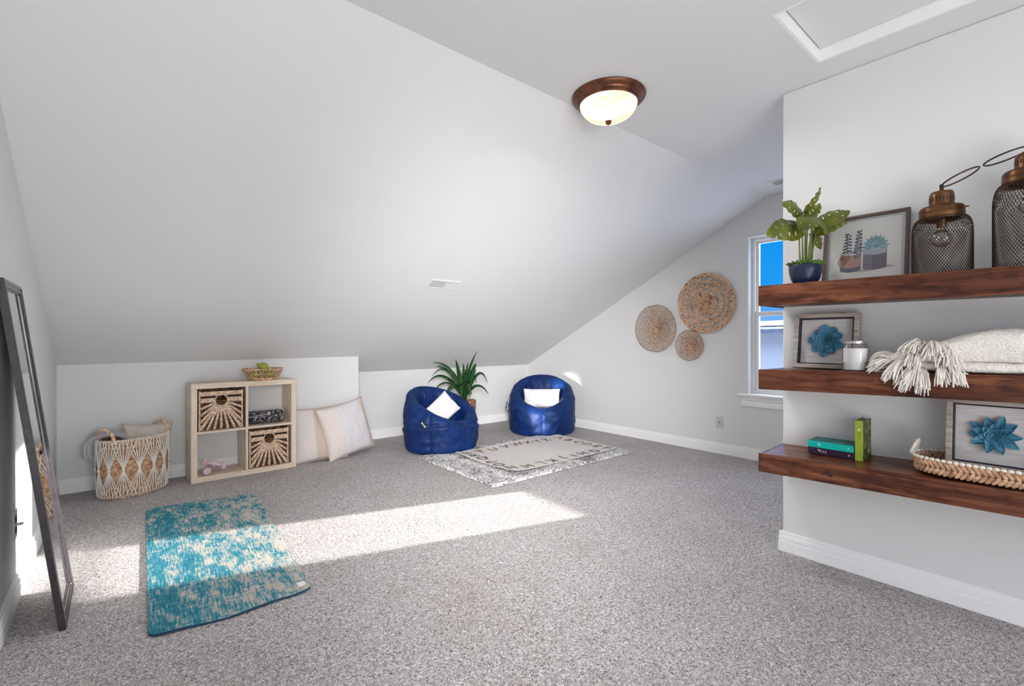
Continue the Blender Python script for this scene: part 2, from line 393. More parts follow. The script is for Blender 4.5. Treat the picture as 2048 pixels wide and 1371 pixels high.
struct(MB().box((XST, YR, 0), (XG, YR+T, ZR+0.06)).build('wall_recess', m_wall, smooth=False))
struct(MB().box((XS, YB, 0), (XG, YS, ZC)).build('wall_shelves', m_wall, smooth=False, bevel=0.008))
# right gable wall with the window opening
WY0, WY1, WZ0, WZ1 = 1.205, 1.952, 0.600, 2.052
c = MB()
c.poly([(YS-0.1, 0), (WY0, 0), (WY0, ZC+T), (YS-0.1, ZC+T)], XG, XG+0.16, 'X')
c.poly([(WY1, 0), (YR+T, 0), (YR+T, ZR+0.05), (WY1, ZC+0.05)], XG, XG+0.16, 'X')
c.poly([(WY0, 0), (WY1, 0), (WY1, WZ0), (WY0, WZ0)], XG, XG+0.16, 'X')
c.poly([(WY0, WZ1), (WY1, WZ1), (WY1, ZC+T), (WY0, ZC+T)], XG, XG+0.16, 'X')
struct(c.build('wall_right', m_wall, smooth=False))
# rear wall with an added, unseen window opening that lets in fill light
c = MB(); c.box((XL, YB-T, 0), (0.05, YB, ZC)); c.box((1.25, YB-T, 0), (XS, YB, ZC)); c.box((0.05, YB-T, 0), (1.25, YB, 0.85)); c.box((0.05, YB-T, 2.05), (1.25, YB, ZC))
struct(c.build('wall_rear', m_wall, smooth=False))
# hatch
c = MB(); t_ = 0.012; zt = ZC+0.056
c.box((HX0, HY0, ZC), (HX0+t_, HY1, zt+0.03)); c.box((HX1-t_, HY0, ZC), (HX1, HY1, zt+0.03))
c.box((HX0+t_, HY0, ZC), (HX1-t_, HY0+t_, zt+0.03)); c.box((HX0+t_, HY1-t_, ZC), (HX1-t_, HY1, zt+0.03))
hatch = struct(c.build('trim_1', m_trim, smooth=False)); hatch['label'] = 'white lining of the recessed attic hatch in the ceiling'
MB().box((HX0+t_+0.005, HY0+t_+0.005, zt), (HX1-t_-0.005, HY1-t_-0.005, zt+0.02)).build('hatch_panel', m_ceil, hatch, smooth=False)
MB().box((HX0+t_, HY0+t_, zt+0.0205), (HX1-t_, HY1-t_, zt+0.029)).build('hatch_gap', m_hole, hatch, smooth=False)

# baseboards: one moulded profile (distance from wall, height)
BP = [(0, 0), (0.016, 0), (0.016, 0.050), (0.0105, 0.054), (0.0105, 0.059), (0.015, 0.062), (0.014, 0.077), (0.007, 0.081), (0.007, 0.0855), (0.0085, 0.087), (0.0085, 0.0965), (0.004, 0.101), (0, 0.101)]
def board(name, a, b, nrm):
    a = Vector(a); b = Vector(b); nrm = Vector(nrm)
    vs = []; 
    for p in (a, b): vs += [p + nrm*d + Vector((0, 0, z)) for d, z in BP]
    n = len(BP); c = MB(); c.add(vs, [tuple(range(n)), tuple(range(2*n-1, n-1, -1))] + [(i, n+i, n+(i+1) % n, (i+1) % n) for i in range(n)])
    return struct(c.build(name, m_trim, smooth=False))
board('baseboard_left', (XL, YB, 0), (XL, YK, 0), (1, 0, 0))
board('baseboard_back', (XL, YK, 0), (XST+0.014, YK, 0), (0, -1, 0))
board('baseboard_step', (XST, YK-0.014, 0), (XST, YR, 0), (1, 0, 0))
board('baseboard_recess', (XST, YR, 0), (XG, YR, 0), (0, -1, 0))
board('baseboard_right', (XG, YS, 0), (XG, YR, 0), (-1, 0, 0))
board('baseboard_shelves', (XS, YB, 0), (XS, YS+0.014, 0), (-1, 0, 0))
board('baseboard_end', (XS-0.014, YS, 0), (XG, YS, 0), (0, 1, 0))

# window 1: vinyl single-hung unit set in the drywall return
w = bpy.data.objects.new('window_1', None); COL.objects.link(w); struct(w); w.location = (XG, 1.58, WZ0)
w['label'] = 'tall white sash window in the right wall showing blue sky'
c = MB(Matrix.Translation((-XG, -1.58, -WZ0)))
def rframe(c, x0, x1, y0, y1, z0, z1, t, tb=None, tt=None):
    tb = tb or t; tt = tt or t
    c.box((x0, y0, z0), (x1, y0+t, z1)); c.box((x0, y1-t, z0), (x1, y1, z1))
    c.box((x0, y0+t, z0), (x1, y1-t, z0+tb)); c.box((x0, y0+t, z1-tt), (x1, y1-t, z1))
rframe(c, XG+0.075, XG+0.150, WY0, WY1, WZ0, WZ1, 0.028)
c.build('window_frame', m_vinyl, w, smooth=False, bevel=0.002)
c = MB(Matrix.Translation((-XG, -1.58, -WZ0)))
rframe(c, XG+0.113, XG+0.140, WY0+0.028, WY1-0.028, 1.345, WZ1-0.028, 0.022, 0.02)
c.build('upper_sash', m_vinyl, w, smooth=False, bevel=0.002)
c = MB(Matrix.Translation((-XG, -1.58, -WZ0)))
rframe(c, XG+0.083, XG+0.111, WY0+0.030, WY1-0.030, WZ0+0.026, 1.362, 0.030, 0.034, 0.040)
ls = c.build('lower_sash', m_vinyl, w, smooth=False, bevel=0.002)
c = MB(Matrix.Translation((-XG, -1.58, -WZ0))); c.box((XG+0.123, WY0+0.05, 1.36), (XG+0.126, WY1-0.05, WZ1-0.05)); c.build('upper_pane', m_glass, w, smooth=False)
c = MB(Matrix.Translation((-XG, -1.58, -WZ0))); c.box((XG+0.095, WY0+0.06, WZ0+0.06), (XG+0.098, WY1-0.06, 1.325)); c.build('lower_pane', m_glass, w, smooth=False)
c = MB(Matrix.Translation((-XG, -1.58, -WZ0)))
pr = [(XG+0.075, WZ0-0.02), (XG-0.040, WZ0-0.02), (XG-0.045, WZ0-0.012), (XG-0.045, WZ0-0.003), (XG-0.040, WZ0+0.003), (XG+0.075, WZ0+0.003)]
c.poly([(z, x) for x, z in pr], WY0-0.075, WY1+0.075, 'Y') if False else None
c.add([(x, WY0-0.075, z) for x, z in pr] + [(x, WY1+0.075, z) for x, z in pr], [tuple(range(6)), tuple(range(11, 5, -1))] + [(i, 6+i, 6+(i+1) % 6, (i+1) % 6) for i in range(6)])
c.build('window_sill', m_trim, w, smooth=False)
ap = [(0, -0.02), (-0.028, -0.02), (-0.028, -0.034), (-0.020, -0.040), (-0.020, -0.050), (-0.012, -0.060), (-0.012, -0.078), (-0.016, -0.085), (-0.016, -0.112), (0, -0.112)]
c = MB(Matrix.Translation((-XG, -1.58, -WZ0))); n = len(ap)
c.add([(XG+x, WY0-0.06, WZ0+z) for x, z in ap] + [(XG+x, WY1+0.06, WZ0+z) for x, z in ap], [tuple(range(n)), tuple(range(2*n-1, n-1, -1))] + [(i, n+i, n+(i+1) % n, (i+1) % n) for i in range(n)])
c.build('window_apron', m_trim, w, smooth=False)

# made-up rear window frame, out of view, added for the rear fill lamp
w2 = bpy.data.objects.new('added_window_rear', None); COL.objects.link(w2); struct(w2); w2.location = (0.65, YB, 0.85)
c = MB(Matrix.Translation((-0.65, -YB, -0.85)))
for x in (0.05, 0.63, 1.21): c.box((x, YB-0.08, 0.85), (x+0.04, YB-0.02, 2.05))
c.box((0.05, YB-0.08, 0.85), (1.25, YB-0.02, 0.89)); c.box((0.05, YB-0.08, 2.01), (1.25, YB-0.02, 2.05))
c.build('window_frame', m_vinyl, w2, smooth=False)

w3 = bpy.data.objects.new('added_window_side', None); COL.objects.link(w3); struct(w3); w3.location = (XL, -0.55, 0.95)  # made-up side window, unseen, added to go with the side fill lamp
c = MB(Matrix.Translation((-XL, 0.55, -0.95))); rframe(c, XL-0.09, XL-0.03, -0.95, -0.15, 0.95, 1.95, 0.04); c.build('window_frame', m_vinyl, w3, smooth=False)

# neighbouring house seen through the window
m_siding = M('pale_blue_siding', (0.265, 0.275, 0.295), 0.8); v_ = coords(m_siding); wv_ = nd(m_siding, 'ShaderNodeTexWave', Scale=1.6); wv_.bands_direction = 'Z'; wv_.wave_profile = 'SAW'; lk(m_siding, v_, wv_.inputs['Vector']); bump(m_siding, wv_.outputs[0], 0.4, 0.05)
m_shing = noisy('grey_shingles', (0.05, 0.065, 0.09), (0.10, 0.125, 0.17), 6, 0.9)
h = thing('neighbour_house', 'pale blue sided house with snowy grey roof outside the window', 'house', (14, 4.2, -3.0))
MB().box((0, -6, 0), (7, 6.5, 4.42)).build('house_wall', m_siding, h, smooth=False)
c = MB(); c.add([(-0.5, -6.5, 4.40), (-0.5, 7, 4.40), (3.5, 7, 4.78), (3.5, -6.5, 4.78), (7.5, -6.5, 4.40), (7.5, 7, 4.40), (-0.5, -6.5, 4.30), (-0.5, 7, 4.30), (7.5, -6.5, 4.3), (7.5, 7, 4.3)],
      [(0,3,2,1), (3,4,5,2), (0,1,7,6), (4,8,9,5), (6,7,9,8), (0,6,8,4,3), (1,2,5,9,7)]); c.build('roof', m_shing, h, smooth=False)
m_snow = M('snow', (0.5, 0.55, 0.62), 0.8)
c = MB(); c.add([(0.4, 1.2, 4.50), (2.6, -1.0, 4.72), (2.6, 2.2, 4.72), (0.4, 2.0, 4.50)], [(0, 1, 2, 3)]); c.X = Matrix(); c.add([(0.4, 1.2, 4.52), (2.6, -1.0, 4.74), (2.6, 2.2, 4.74), (0.4, 2.0, 4.52)], [(0, 1, 2, 3)]); c.build('roof_snow', m_snow, h, smooth=False)
struct(MB().box((4.7, -30, -3.2), (60, 40, -3.0)).build('ground', m_snow, smooth=False))

# ------------------------------------------------------------------ ceiling lamp
L = thing('ceiling_light', 'round flush mount ceiling light with bronze rim and glowing glass bowl', 'ceiling light', (1.995, 1.590, ZC))
MB().lathe([(0, 0), (0.190, 0), (0.193, -0.006), (0.190, -0.014), (0.183, -0.020), (0.172, -0.026), (0.168, -0.034), (0.160, -0.038), (0.156, -0.044), (0.150, -0.046), (0.146, -0.040), (0.0, -0.035)], 64).build('rim', m_bronze, L, auto=30)
MB().lathe([(0.149, -0.040)] + [(0.150*math.cos(a*PI/2/14), -0.042-0.092*math.sin(a*PI/2/14)) for a in range(0, 14)] + [(0.0, -0.134)], 64).build('glass_bowl', m_dome, L)
MB().lathe([(0, -0.152), (0.008, -0.150), (0.015, -0.143), (0.013, -0.137), (0.018, -0.133), (0, -0.130)], 24).build('finial', m_bronze, L)
lamp('ceiling_light_downlight', 'AREA', (1.995, 1.590, ZC-0.16), (0, 0, -1), energy=7, shape='DISK', size=0.30, color=(1.0, 0.965, 0.93))

# ------------------------------------------------------------------ vents and outlets
def vent(name, label, Mx, w, hh, slats, closed_from=1.0):
    o = thing(name, label, 'air vent'); o.matrix_world = Mx
    c = MB(); b = 0.022
    for (x0, x1, y0, y1) in ((-w/2, w/2, -hh/2, -hh/2+b), (-w/2, w/2, hh/2-b, hh/2), (-w/2, -w/2+b, -hh/2+b, hh/2-b), (w/2-b, w/2, -hh/2+b, hh/2-b)):
        c.box((x0, y0, 0), (x1, y1, 0.006))
    c.build('vent_frame', m_vent, o, smooth=False, bevel=0.002)
    MB().box((-w/2+b, -hh/2+b, 0.0005), (w/2-b, hh/2-b, 0.0012)).build('duct', m_ventin, o, smooth=False)
    c = MB(); W_ = w-2*b; n = slats
    for i in range(n):
        x = -W_/2 + (i+0.5)*W_/n; tw = 0.0011 if i/n < closed_from else W_/n*0.42
        c.box((x-tw, -hh/2+b, 0.0014), (x+tw, hh/2-b, 0.0045))
    for k in range(1, 5):
        y = -hh/2 + b + k*(hh-2*b)/5; c.box((-W_/2, y-0.0011, 0.0016), (W_/2, y+0.0011, 0.005))
    c.build('slats', m_vent, o, smooth=False)
    return o
k_ = (ZC-ZR)/(YR-YC); sl = Vector((0, 1, -k_)).normalized(); nn = Vector((0, -k_, -1)).normalized()
yv = 3.408; zv = ZC - k_*(yv-YC)
ex = Vector((1, 0, 0)); ey = nn.cross(ex)
Mv = Matrix((( ex.x, ey.x, nn.x, 2.093), (ex.y, ey.y, nn.y, yv), (ex.z, ey.z, nn.z, zv), (0, 0, 0, 1))) 
vent('air_vent', 'small white air register on the sloped ceiling', Mv, 0.285, 0.13, 26, 0.55)
Mv2 = Matrix.Translation((4.145, 1.47, ZC)) @ Matrix.Rotation(PI, 4, 'X') @ Matrix.Rotation(PI/2, 4, 'Z')
vent('air_vent', 'white air register on the flat ceiling beside the shelf wall corner', Mv2, 0.30, 0.15, 26)

o = thing('wall_plate', 'small beige cable socket plate low on the right wall', 'wall plate', (XG, 2.222, 0.302))
MB().box((-0.006, -0.036, -0.056), (0, 0.036, 0.056)).build('plate', m_plate, o, smooth=False, bevel=0.003)
for z in (-0.040, 0.040): MB().ball((-0.006, 0, z), (0.0015, 0.003, 0.003), 8, 4).build('screw', m_steel, o)
MB(Matrix.Rotation(-PI/2, 4, 'Y')).lathe([(0, 0.0135), (0.0035, 0.013), (0.0055, 0.009), (0.006, 0.005), (0, 0.005)], 12).build('coaxial_connector', m_hole, o)
o = thing('wall_outlet', 'white power outlet on the left wall in front of the leaning mirror', 'outlet', (XL, 2.86, 0.325))
MB().box((0, -0.038, -0.06), (0.006, 0.038, 0.06)).build('plate', m_plate, o, smooth=False, bevel=0.003)
c = MB()
for z in (-0.022, 0.022):
    c.box((0.006, -0.017, z-0.013), (0.0075, 0.017, z+0.013))
c.build('receptacle', m_hole, o, smooth=False)
MB(Matrix.Rotation(PI/2, 4, 'Y')).lathe([(0, 0.006), (0.006, 0.006), (0.006, 0.026), (0.004, 0.028), (0, 0.028)], 12).build('plug', m_plate, o)

# ------------------------------------------------------------------ leaning mirror
MH, MW = 1.335, 0.405
lean = math.atan2(0.165, MH)
o = thing('leaning_mirror', 'tall narrow dark framed mirror leaning against the left wall', 'mirror', (-0.150, 2.462, 0.0))
X4 = Matrix.Rotation(-lean, 4, 'Y')
fw = 0.040
# local: y 0..MW, z 0..MH, x from 0 (front) to -0.022 (back)
prof = [(0.0, -0.022), (0.0, -0.003), (0.004, 0.0), (0.013, 0.0), (0.016, -0.004), (0.021, -0.004), (0.024, -0.001), (0.031, -0.001), (0.034, -0.006), (0.040, -0.009), (0.040, -0.022)]
c = MB(X4); n = len(prof); vs = []
for (cy, cz, sy, sz) in ((0, 0, 1, 1), (MW, 0, -1, 1), (MW, MH, -1, -1), (0, MH, 1, -1)):
    vs += [(d, cy+sy*i, cz+sz*i) for i, d in prof]
c.add(vs, [(k*n+i, ((k+1) % 4)*n+i, ((k+1) % 4)*n+(i+1) % n, k*n+(i+1) % n) for k in range(4) for i in range(n)])
c.build('frame', m_mframe, o, smooth=False)
MB(X4).box((-0.014, fw-0.002, fw-0.002), (-0.011, MW-fw+0.002, MH-fw+0.002)).build('mirror_glass', m_mirror, o, smooth=False)
MB(X4).box((-0.0225, 0.004, 0.004), (-0.0145, MW-0.004, MH-0.004)).build('backing', m_black, o, smooth=False)

# ------------------------------------------------------------------ yoga mat
def mat_material():
    m = M('teal_jute_weave', (0.1, 0.4, 0.5), 0.9, spec=0.15)
    v = coords(m, (1, 1, 1), 'UV')
    a = nd(m, 'ShaderNodeTexNoise', Scale=5.5, Detail=5, Roughness=0.62); lk(m, coords(m, (2.6, 1.0, 1), 'UV'), a.inputs['Vector'])
    b = nd(m, 'ShaderNodeTexNoise', Scale=26.0, Detail=3); lk(m, coords(m, (5.0, 0.55, 1), 'UV'), b.inputs['Vector'])
    d = nd(m, 'ShaderNodeTexNoise', Scale=20.0, Detail=2); lk(m, coords(m, (0.9, 6.0, 1), 'UV'), d.inputs['Vector'])
    s = nd(m, 'ShaderNodeSeparateXYZ'); lk(m, v, s.inputs[0])
    def mth(op, x, y, z=None):
        q = nd(m, 'ShaderNodeMath'); q.operation = op
        for i, w_ in enumerate((x, y, z)):
            if w_ is None: continue
            if isinstance(w_, (int, float)): q.inputs[i].default_value = w_
            else: lk(m, w_, q.inputs[i])
        return q.outputs[0]
    t = mth('ADD', mth('MULTIPLY', a.outputs[0], 1.0), mth('MULTIPLY', b.outputs[0], 0.75))
    t = mth('ADD', t, mth('MULTIPLY', d.outputs[0], 0.55))
    t = mth('ADD', t, mth('MULTIPLY', s.outputs['X'], 0.28)); t = mth('SUBTRACT', t, 0.24)
    t = mth('MULTIPLY_ADD', t, 1.9, -1.35)
    c = ramp(m, t, [(0.0, (0.020, 0.15, 0.21)), (0.38, (0.035, 0.22, 0.29)), (0.56, (0.17, 0.31, 0.34)), (0.68, (0.42, 0.41, 0.37)), (1.0, (0.55, 0.50, 0.44))])
    lk(m, c, bsdf(m).inputs['Base Color']); bump(m, b.outputs[0], 0.5, 0.003); return m
m_mat = mat_material(); m_matback = M('navy_mat_underside', (0.008, 0.05, 0.10), 0.7)
o = thing('yoga_mat', 'teal and beige woven yoga mat unrolled on the carpet', 'yoga mat', (0.41, 2.98, 0))
co = [(-0.273, 0.854), (0.344, 0.802), (0.245, -0.842), (-0.325, -0.811)]  # TL TR BR BL
def matpt(u, v, lift):
    x = (co[0][0]*(1-u)+co[1][0]*u)*(1-v) + (co[3][0]*(1-u)+co[2][0]*u)*v
    y = (co[0][1]*(1-u)+co[1][1]*u)*(1-v) + (co[3][1]*(1-u)+co[2][1]*u)*v
    r = 0.05
    # rounded corners
    du = min(u, 1-u)*0.61; dv = min(v, 1-v)*1.66
    if du < r and dv < r:
        k = r - math.sqrt(max(0, r*r-(r-du)**2)) if v not in (0, 1) else 0
    w = 0.004 + 0.006*(0.5+0.5*math.sin(u*11+0.5))*max(0, (v-0.93)/0.07) + 0.012*max(0, (v-0.93)/0.07)*max(0, (u-0.85)/0.15) + 0.006*(0.5+0.5*math.sin(u*7))*max(0, (0.06-v)/0.06)
    y += 0.012*math.sin(u*8+1)*(v > 0.9)*(v-0.9)*10*0.8
    return (x, y, w+lift)
def rc(u, v):
    # pull the corner cells in to round them
    x, y = (u-0.5)*0.61, (v-0.5)*1.66; r = 0.045; hx, hy = 0.305-r, 0.83-r
    if abs(x) > hx and abs(y) > hy:
        dx, dy = abs(x)-hx, abs(y)-hy; m_ = max(dx, dy); l = math.hypot(dx, dy)
        if l > 1e-9:
            dx, dy = dx/l*m_, dy/l*m_
            x = math.copysign(hx+dx, x); y = math.copysign(hy+dy, y)
    return x/0.61+0.5, y/1.66+0.5
c = MB(); c.grid(lambda u, v: matpt(*rc(u, v), 0.0045), 40, 90)
top = c.build('top_weave', m_mat, o, auto=0)
uv = top.data.uv_layers.new(name='UVMap')
for p in top.data.polygons:
    for li in p.loop_indices:
        vi = top.data.loops[li].vertex_index; uv.data[li].uv = ((vi//91)/40*0.61, (1-(vi % 91)/90)*1.66)
c = MB(); c.grid(lambda u, v: matpt(*rc(u, v), -0.0035), 40, 90)
pp = [(i/40, 0) for i in range(41)] + [(1, j/90) for j in range(1, 91)] + [(1-i/40, 1) for i in range(1, 41)] + [(0, 1-j/90) for j in range(1, 90)]
n = len(pp); c.add([matpt(*rc(*q), 0.0044) for q in pp] + [matpt(*rc(*q), -0.0035) for q in pp], [(i, (i+1) % n, n+(i+1) % n, n+i) for i in range(n)])
c.build('rubber_underside', m_matback, o, auto=0)
a = matpt(0.945, 0.955, 0.005); MB(Matrix.Translation(a) @ Matrix.Rotation(0.1, 4, 'Z')).box((-0.016, -0.022, 0), (0.016, 0.022, 0.0012)).build('care_label', m_cord, o, smooth=False)
cc = MB(Matrix.Translation(a) @ Matrix.Rotation(0.1, 4, 'Z'))
for k in range(4): cc.box((-0.011, -0.016+k*0.009, 0.0012), (0.011, -0.014+k*0.009, 0.0014))

# ------------------------------------------------------------------ rugs
def shag_mat():
    m = M('grey_shag', (0.4, 0.4, 0.4), 0.95, spec=0.1); v = coords(m)
    n1 = nd(m, 'ShaderNodeTexNoise', Scale=75.0, Detail=3, Distortion=1.0); lk(m, v, n1.inputs['Vector'])
    n2 = nd(m, 'ShaderNodeTexNoise', Scale=6.0, Detail=3, Distortion=0.5); lk(m, v, n2.inputs['Vector'])
    ad = nd(m, 'ShaderNodeMath'); ad.operation = 'MULTIPLY_ADD'; ad.inputs[1].default_value = 0.45; lk(m, n2.outputs[0], ad.inputs[0]); lk(m, n1.outputs[0], ad.inputs[2])
    lk(m, ramp(m, ad.outputs[0], [(0.52, (0.07, 0.062, 0.075)), (0.64, (0.30, 0.28, 0.285)), (0.73, (0.62, 0.60, 0.59)), (0.86, (0.86, 0.85, 0.84))]), bsdf(m).inputs['Base Color'])
    bump(m, n1.outputs[0], 0.8, 0.02); return m
m_shag = shag_mat()
RX0, RX1, RY0, RY1 = 2.140, 3.865, 2.775, 3.93
def rugz(u, v, seed): 
    e = min(u, 1-u)*1.72; f = min(v, 1-v)*1.15; k = min(1, min(e, f)/0.012)
    return k
def shag(u, v):
    x = RX0+(RX1-RX0)*u; y = RY0+(RY1-RY0)*v; k = rugz(u, v, 0)
    j = 0.007
    return (x+j*nz((x, y, 0), 90, 3)*1.4, y+j*nz((x, y, 0), 90, 9)*1.4, 0.004 + k*(0.017 + 0.009*nz((x, y, 0), 70) + 0.005*nz((x, y, 1), 160)))
c = MB(); c.grid(shag, 300, 200)
tag(c.build('shag_rug', m_shag, None, auto=0), 'mottled grey and white shaggy rug on the carpet under the alphabet rug', 'rug')
LX0, LX1, LY0, LY1 = 2.425, 3.815, 2.900, 3.765
def alph(u, v, dz=0.0):
    x = LX0+(LX1-LX0)*u; y = LY0+(LY1-LY0)*v
    r = 0.06
    hx, hy = (LX1-LX0)/2-r, (LY1-LY0)/2-r; cx, cy = (LX0+LX1)/2, (LY0+LY1)/2
    dx, dy = x-cx, y-cy
    if abs(dx) > hx and abs(dy) > hy:
        a, b = abs(dx)-hx, abs(dy)-hy; m_ = max(a, b); l = math.hypot(a, b)
        if l > 0: dx = math.copysign(hx+a/l*m_, dx); dy = math.copysign(hy+b/l*m_, dy)
        x, y = cx+dx, cy+dy
    ed = max(0, 1-u/0.10); ef = max(0, 1-v/0.10); eg = max(0, 1-(1-v)/0.12)
    z = 0.035 + 0.004*math.sin(x*7+y*3) + ed*0.014*(0.6+0.5*math.sin(y*9)) + ef*0.007*(0.5+0.5*math.sin(x*8.5)) + eg*0.008*(0.5+0.5*math.sin(x*6+2))
    y += ef*0.010*math.sin(x*7)
    return (x, y, z+dz)
m_alph = noisy('off_white_weave', (0.60, 0.565, 0.54), (0.70, 0.67, 0.65), 90, 0.95, (0.3, 1, 1), bs=0.2)
o = thing('alphabet_rug', 'off-white rug with the alphabet printed around its border, lying on the shag rug', 'rug', (0, 0, 0))
c = MB(); c.grid(lambda u, v: alph(u, v), 60, 40); c.grid(lambda u, v: alph(u, 1-v, -0.004), 60, 40)
pp = [(i/60, 0) for i in range(61)] + [(1, j/40) for j in range(1, 41)] + [(1-i/60, 1) for i in range(1, 61)] + [(0, 1-j/40) for j in range(1, 40)]
n = len(pp); c.add([alph(*q) for q in pp] + [alph(*q, -0.004) for q in pp], [(i, n+i, n+(i+1) % n, (i+1) % n) for i in range(n)])
c.build('woven_field', m_alph, o, auto=0)
lc = [(0.33, 0.22, 0.11), (0.24, 0.13, 0.09), (0.16, 0.15, 0.155), (0.28, 0.24, 0.17), (0.20, 0.16, 0.14), (0.13, 0.14, 0.16)]
lms = [M('printed_letter', x, 0.95) for x in lc]
LP = {'N': (2.498, 3.011, 1), 'M': (2.65, 2.973, 3), 'L': (2.817, 2.981, 3), 'K': (2.95, 2.981, 2), 'J': (3.102, 2.979, 3), 'I': (3.22, 2.975, 4), 'H': (3.344, 2.974, 2), 'G': (3.502, 2.962, 5),
      'F': (3.70, 2.975, 4), 'E': (3.700, 3.095, 1), 'D': (3.700, 3.225, 0), 'C': (3.700, 3.35, 2), 'B': (3.700, 3.485, 1), 'A': (3.70, 3.62, 0),
      'Z': (3.52, 3.64, 2), 'Y': (3.394, 3.64, 5), 'X': (3.264, 3.645, 1), 'W': (3.119, 3.65, 4), 'V': (2.968, 3.65, 5), 'U': (2.813, 3.65, 0), 'T': (2.670, 3.66, 1),
      'S': (2.515, 3.655, 2), 'R': (2.515, 3.55, 5), 'Q': (2.515, 3.42, 2), 'P': (2.50, 3.27, 1), 'O': (2.485, 3.14, 5)}
for ch, (x, y, ci) in LP.items():
    rot = PI if ch in 'GHIJKLMN' else (0 if ch in 'TUVWXYZ' else (-PI/2 if ch in 'ABCDEF' else PI/2))
    c = MB(); text_mb(c, ch, 0.140, Matrix.Translation((x, y, 0)) @ Matrix.Rotation(rot, 4, 'Z'), 0.0003, 0.0042)
    for i in range(len(c.v)):
        p = c.v[i]; q = alph((p.x-LX0)/(LX1-LX0), (p.y-LY0)/(LY1-LY0)); c.v[i] = Vector((p.x, p.y, q[2]+0.0018+(p.z if p.z > 0 else 0)))
    c.build('printed_letter', lms[ci], o, smooth=False)

# ------------------------------------------------------------------ cushions
def pillow(name, w, h, t, mat, parent=None, seed=1.0, ear=0.07, wr=0.006, seam=None, sag=0.0):
    N1 = 36
    def sgn(side):
        def f(a, b):
            u, v = a*2-1, b*2-1
            x = w/2*u*(1-ear*(1-v*v)*abs(u)); z = h/2*v*(1-ear*(1-u*u)*abs(v))
            k = (max(0, 1-u*u)*max(0, 1-v*v))**0.42
            wv = wr*(nz((u*1.2, v*1.2, side), 2.2, seed)+0.6*nz((u*3, v, side), 2.5, seed+5))*min(1, k*2)
            x += sag*v*0.0
            return (x, side*(t/2*k)+wv*(1 if k > 0 else 0) + 0.0*side, z+h/2)
        return f
    c = MB(); c.grid(sgn(-1), N1, N1); f2 = sgn(1); c.grid(lambda a, b: f2(1-a, b), N1, N1)
    o = c.build(name, mat, parent, auto=0, weld=True)
    if seam:
        pts = []
        for i in range(4*N1):
            k = i/N1; s = k % 1
            u, v = ((s, 0), (1, s), (1-s, 1), (0, 1-s))[int(k)]
            q = sgn(1)(u, v); pts.append((q[0]*1.004 + 0.003*nz((q[0], q[2], 0), 40, seed), 0.004*nz((q[0], q[2], 3), 22, seed), (q[2]-h/2)*1.006+h/2+0.003*nz((q[0], q[2], 7), 40, seed)))
        MB().tube(pts, 0.0035, 5, closed=True).build('seam_edge', seam, o if parent is None else o, auto=0)
    return o

# two floor cushions beside the cube shelf
def stripe_pillow_mat(name, band):
    m = M(name, (0.7, 0.65, 0.6), 0.9, spec=0.15); t = nd(m, 'ShaderNodeTexCoord'); s = nd(m, 'ShaderNodeSeparateXYZ'); lk(m, t.outputs['Object'], s.inputs[0])
    n = nd(m, 'ShaderNodeTexNoise', Scale=300.0); lk(m, t.outputs['Object'], n.inputs['Vector'])
    r = ramp(m, s.outputs['X'], band); lk(m, r, bsdf(m).inputs['Base Color']); bump(m, n.outputs[0], 0.15, 0.002); return m
w_, t1_ = (0.72, 0.67, 0.66), (0.60, 0.47, 0.38)
r_ = nd  # noqa
def map_ramp(name, stops, lo, hi):
    m = M(name, (0.7, 0.65, 0.6), 0.9, spec=0.15); t = nd(m, 'ShaderNodeTexCoord'); s = nd(m, 'ShaderNodeSeparateXYZ'); lk(m, t.outputs['Object'], s.inputs[0])
    mr = nd(m, 'ShaderNodeMapRange'); mr.inputs[1].default_value = lo; mr.inputs[2].default_value = hi; lk(m, s.outputs['X'], mr.inputs[0])
    n = nd(m, 'ShaderNodeTexNoise', Scale=220.0); lk(m, t.outputs['Object'], n.inputs['Vector'])
    lk(m, ramp(m, mr.outputs[0], stops), bsdf(m).inputs['Base Color']); bump(m, n.outputs[0], 0.25, 0.002); return m
mp1 = map_ramp('blush_cotton_with_tan_band', [(0.0, (0.70, 0.64, 0.62)), (0.40, (0.70, 0.64, 0.62)), (0.44, (0.60, 0.50, 0.43)), (0.62, (0.60, 0.49, 0.41)), (0.66, (0.66, 0.58, 0.53)), (1, (0.66, 0.58, 0.53))], -0.24, 0.24)
mp2 = map_ramp('ivory_cotton_with_cream_edge', [(0.0, (0.74, 0.66, 0.61)), (0.22, (0.74, 0.67, 0.63)), (0.40, (0.71, 0.69, 0.71)), (0.86, (0.72, 0.69, 0.71)), (0.90, (0.66, 0.56, 0.49)), (1, (0.66, 0.56, 0.49))], -0.24, 0.24)
p = pillow('floor_cushion', 0.47, 0.50, 0.15, mp1, seed=2, seam=m_piping)
p.location = (1.42, 4.405, 0.0); p.rotation_euler = (math.radians(-15), math.radians(-3), math.radians(-8))
tag(p, 'blush cushion with a tan band, leaning on the wall between cube shelf and front cushion', 'cushion')
p = pillow('floor_cushion', 0.50, 0.50, 0.17, mp2, seed=6, seam=m_piping)
p.matrix_world = Matrix.Translation((1.66, 4.44, 0.262)) @ Matrix.Rotation(math.radians(13), 4, 'Z') @ Matrix.Rotation(math.radians(-13), 4, 'X') @ Matrix.Rotation(math.radians(-9), 4, 'Y') @ Matrix.Translation((0, 0, -0.25))
tag(p, 'large ivory cushion tilted on one corner in front of the other cushion', 'cushion')

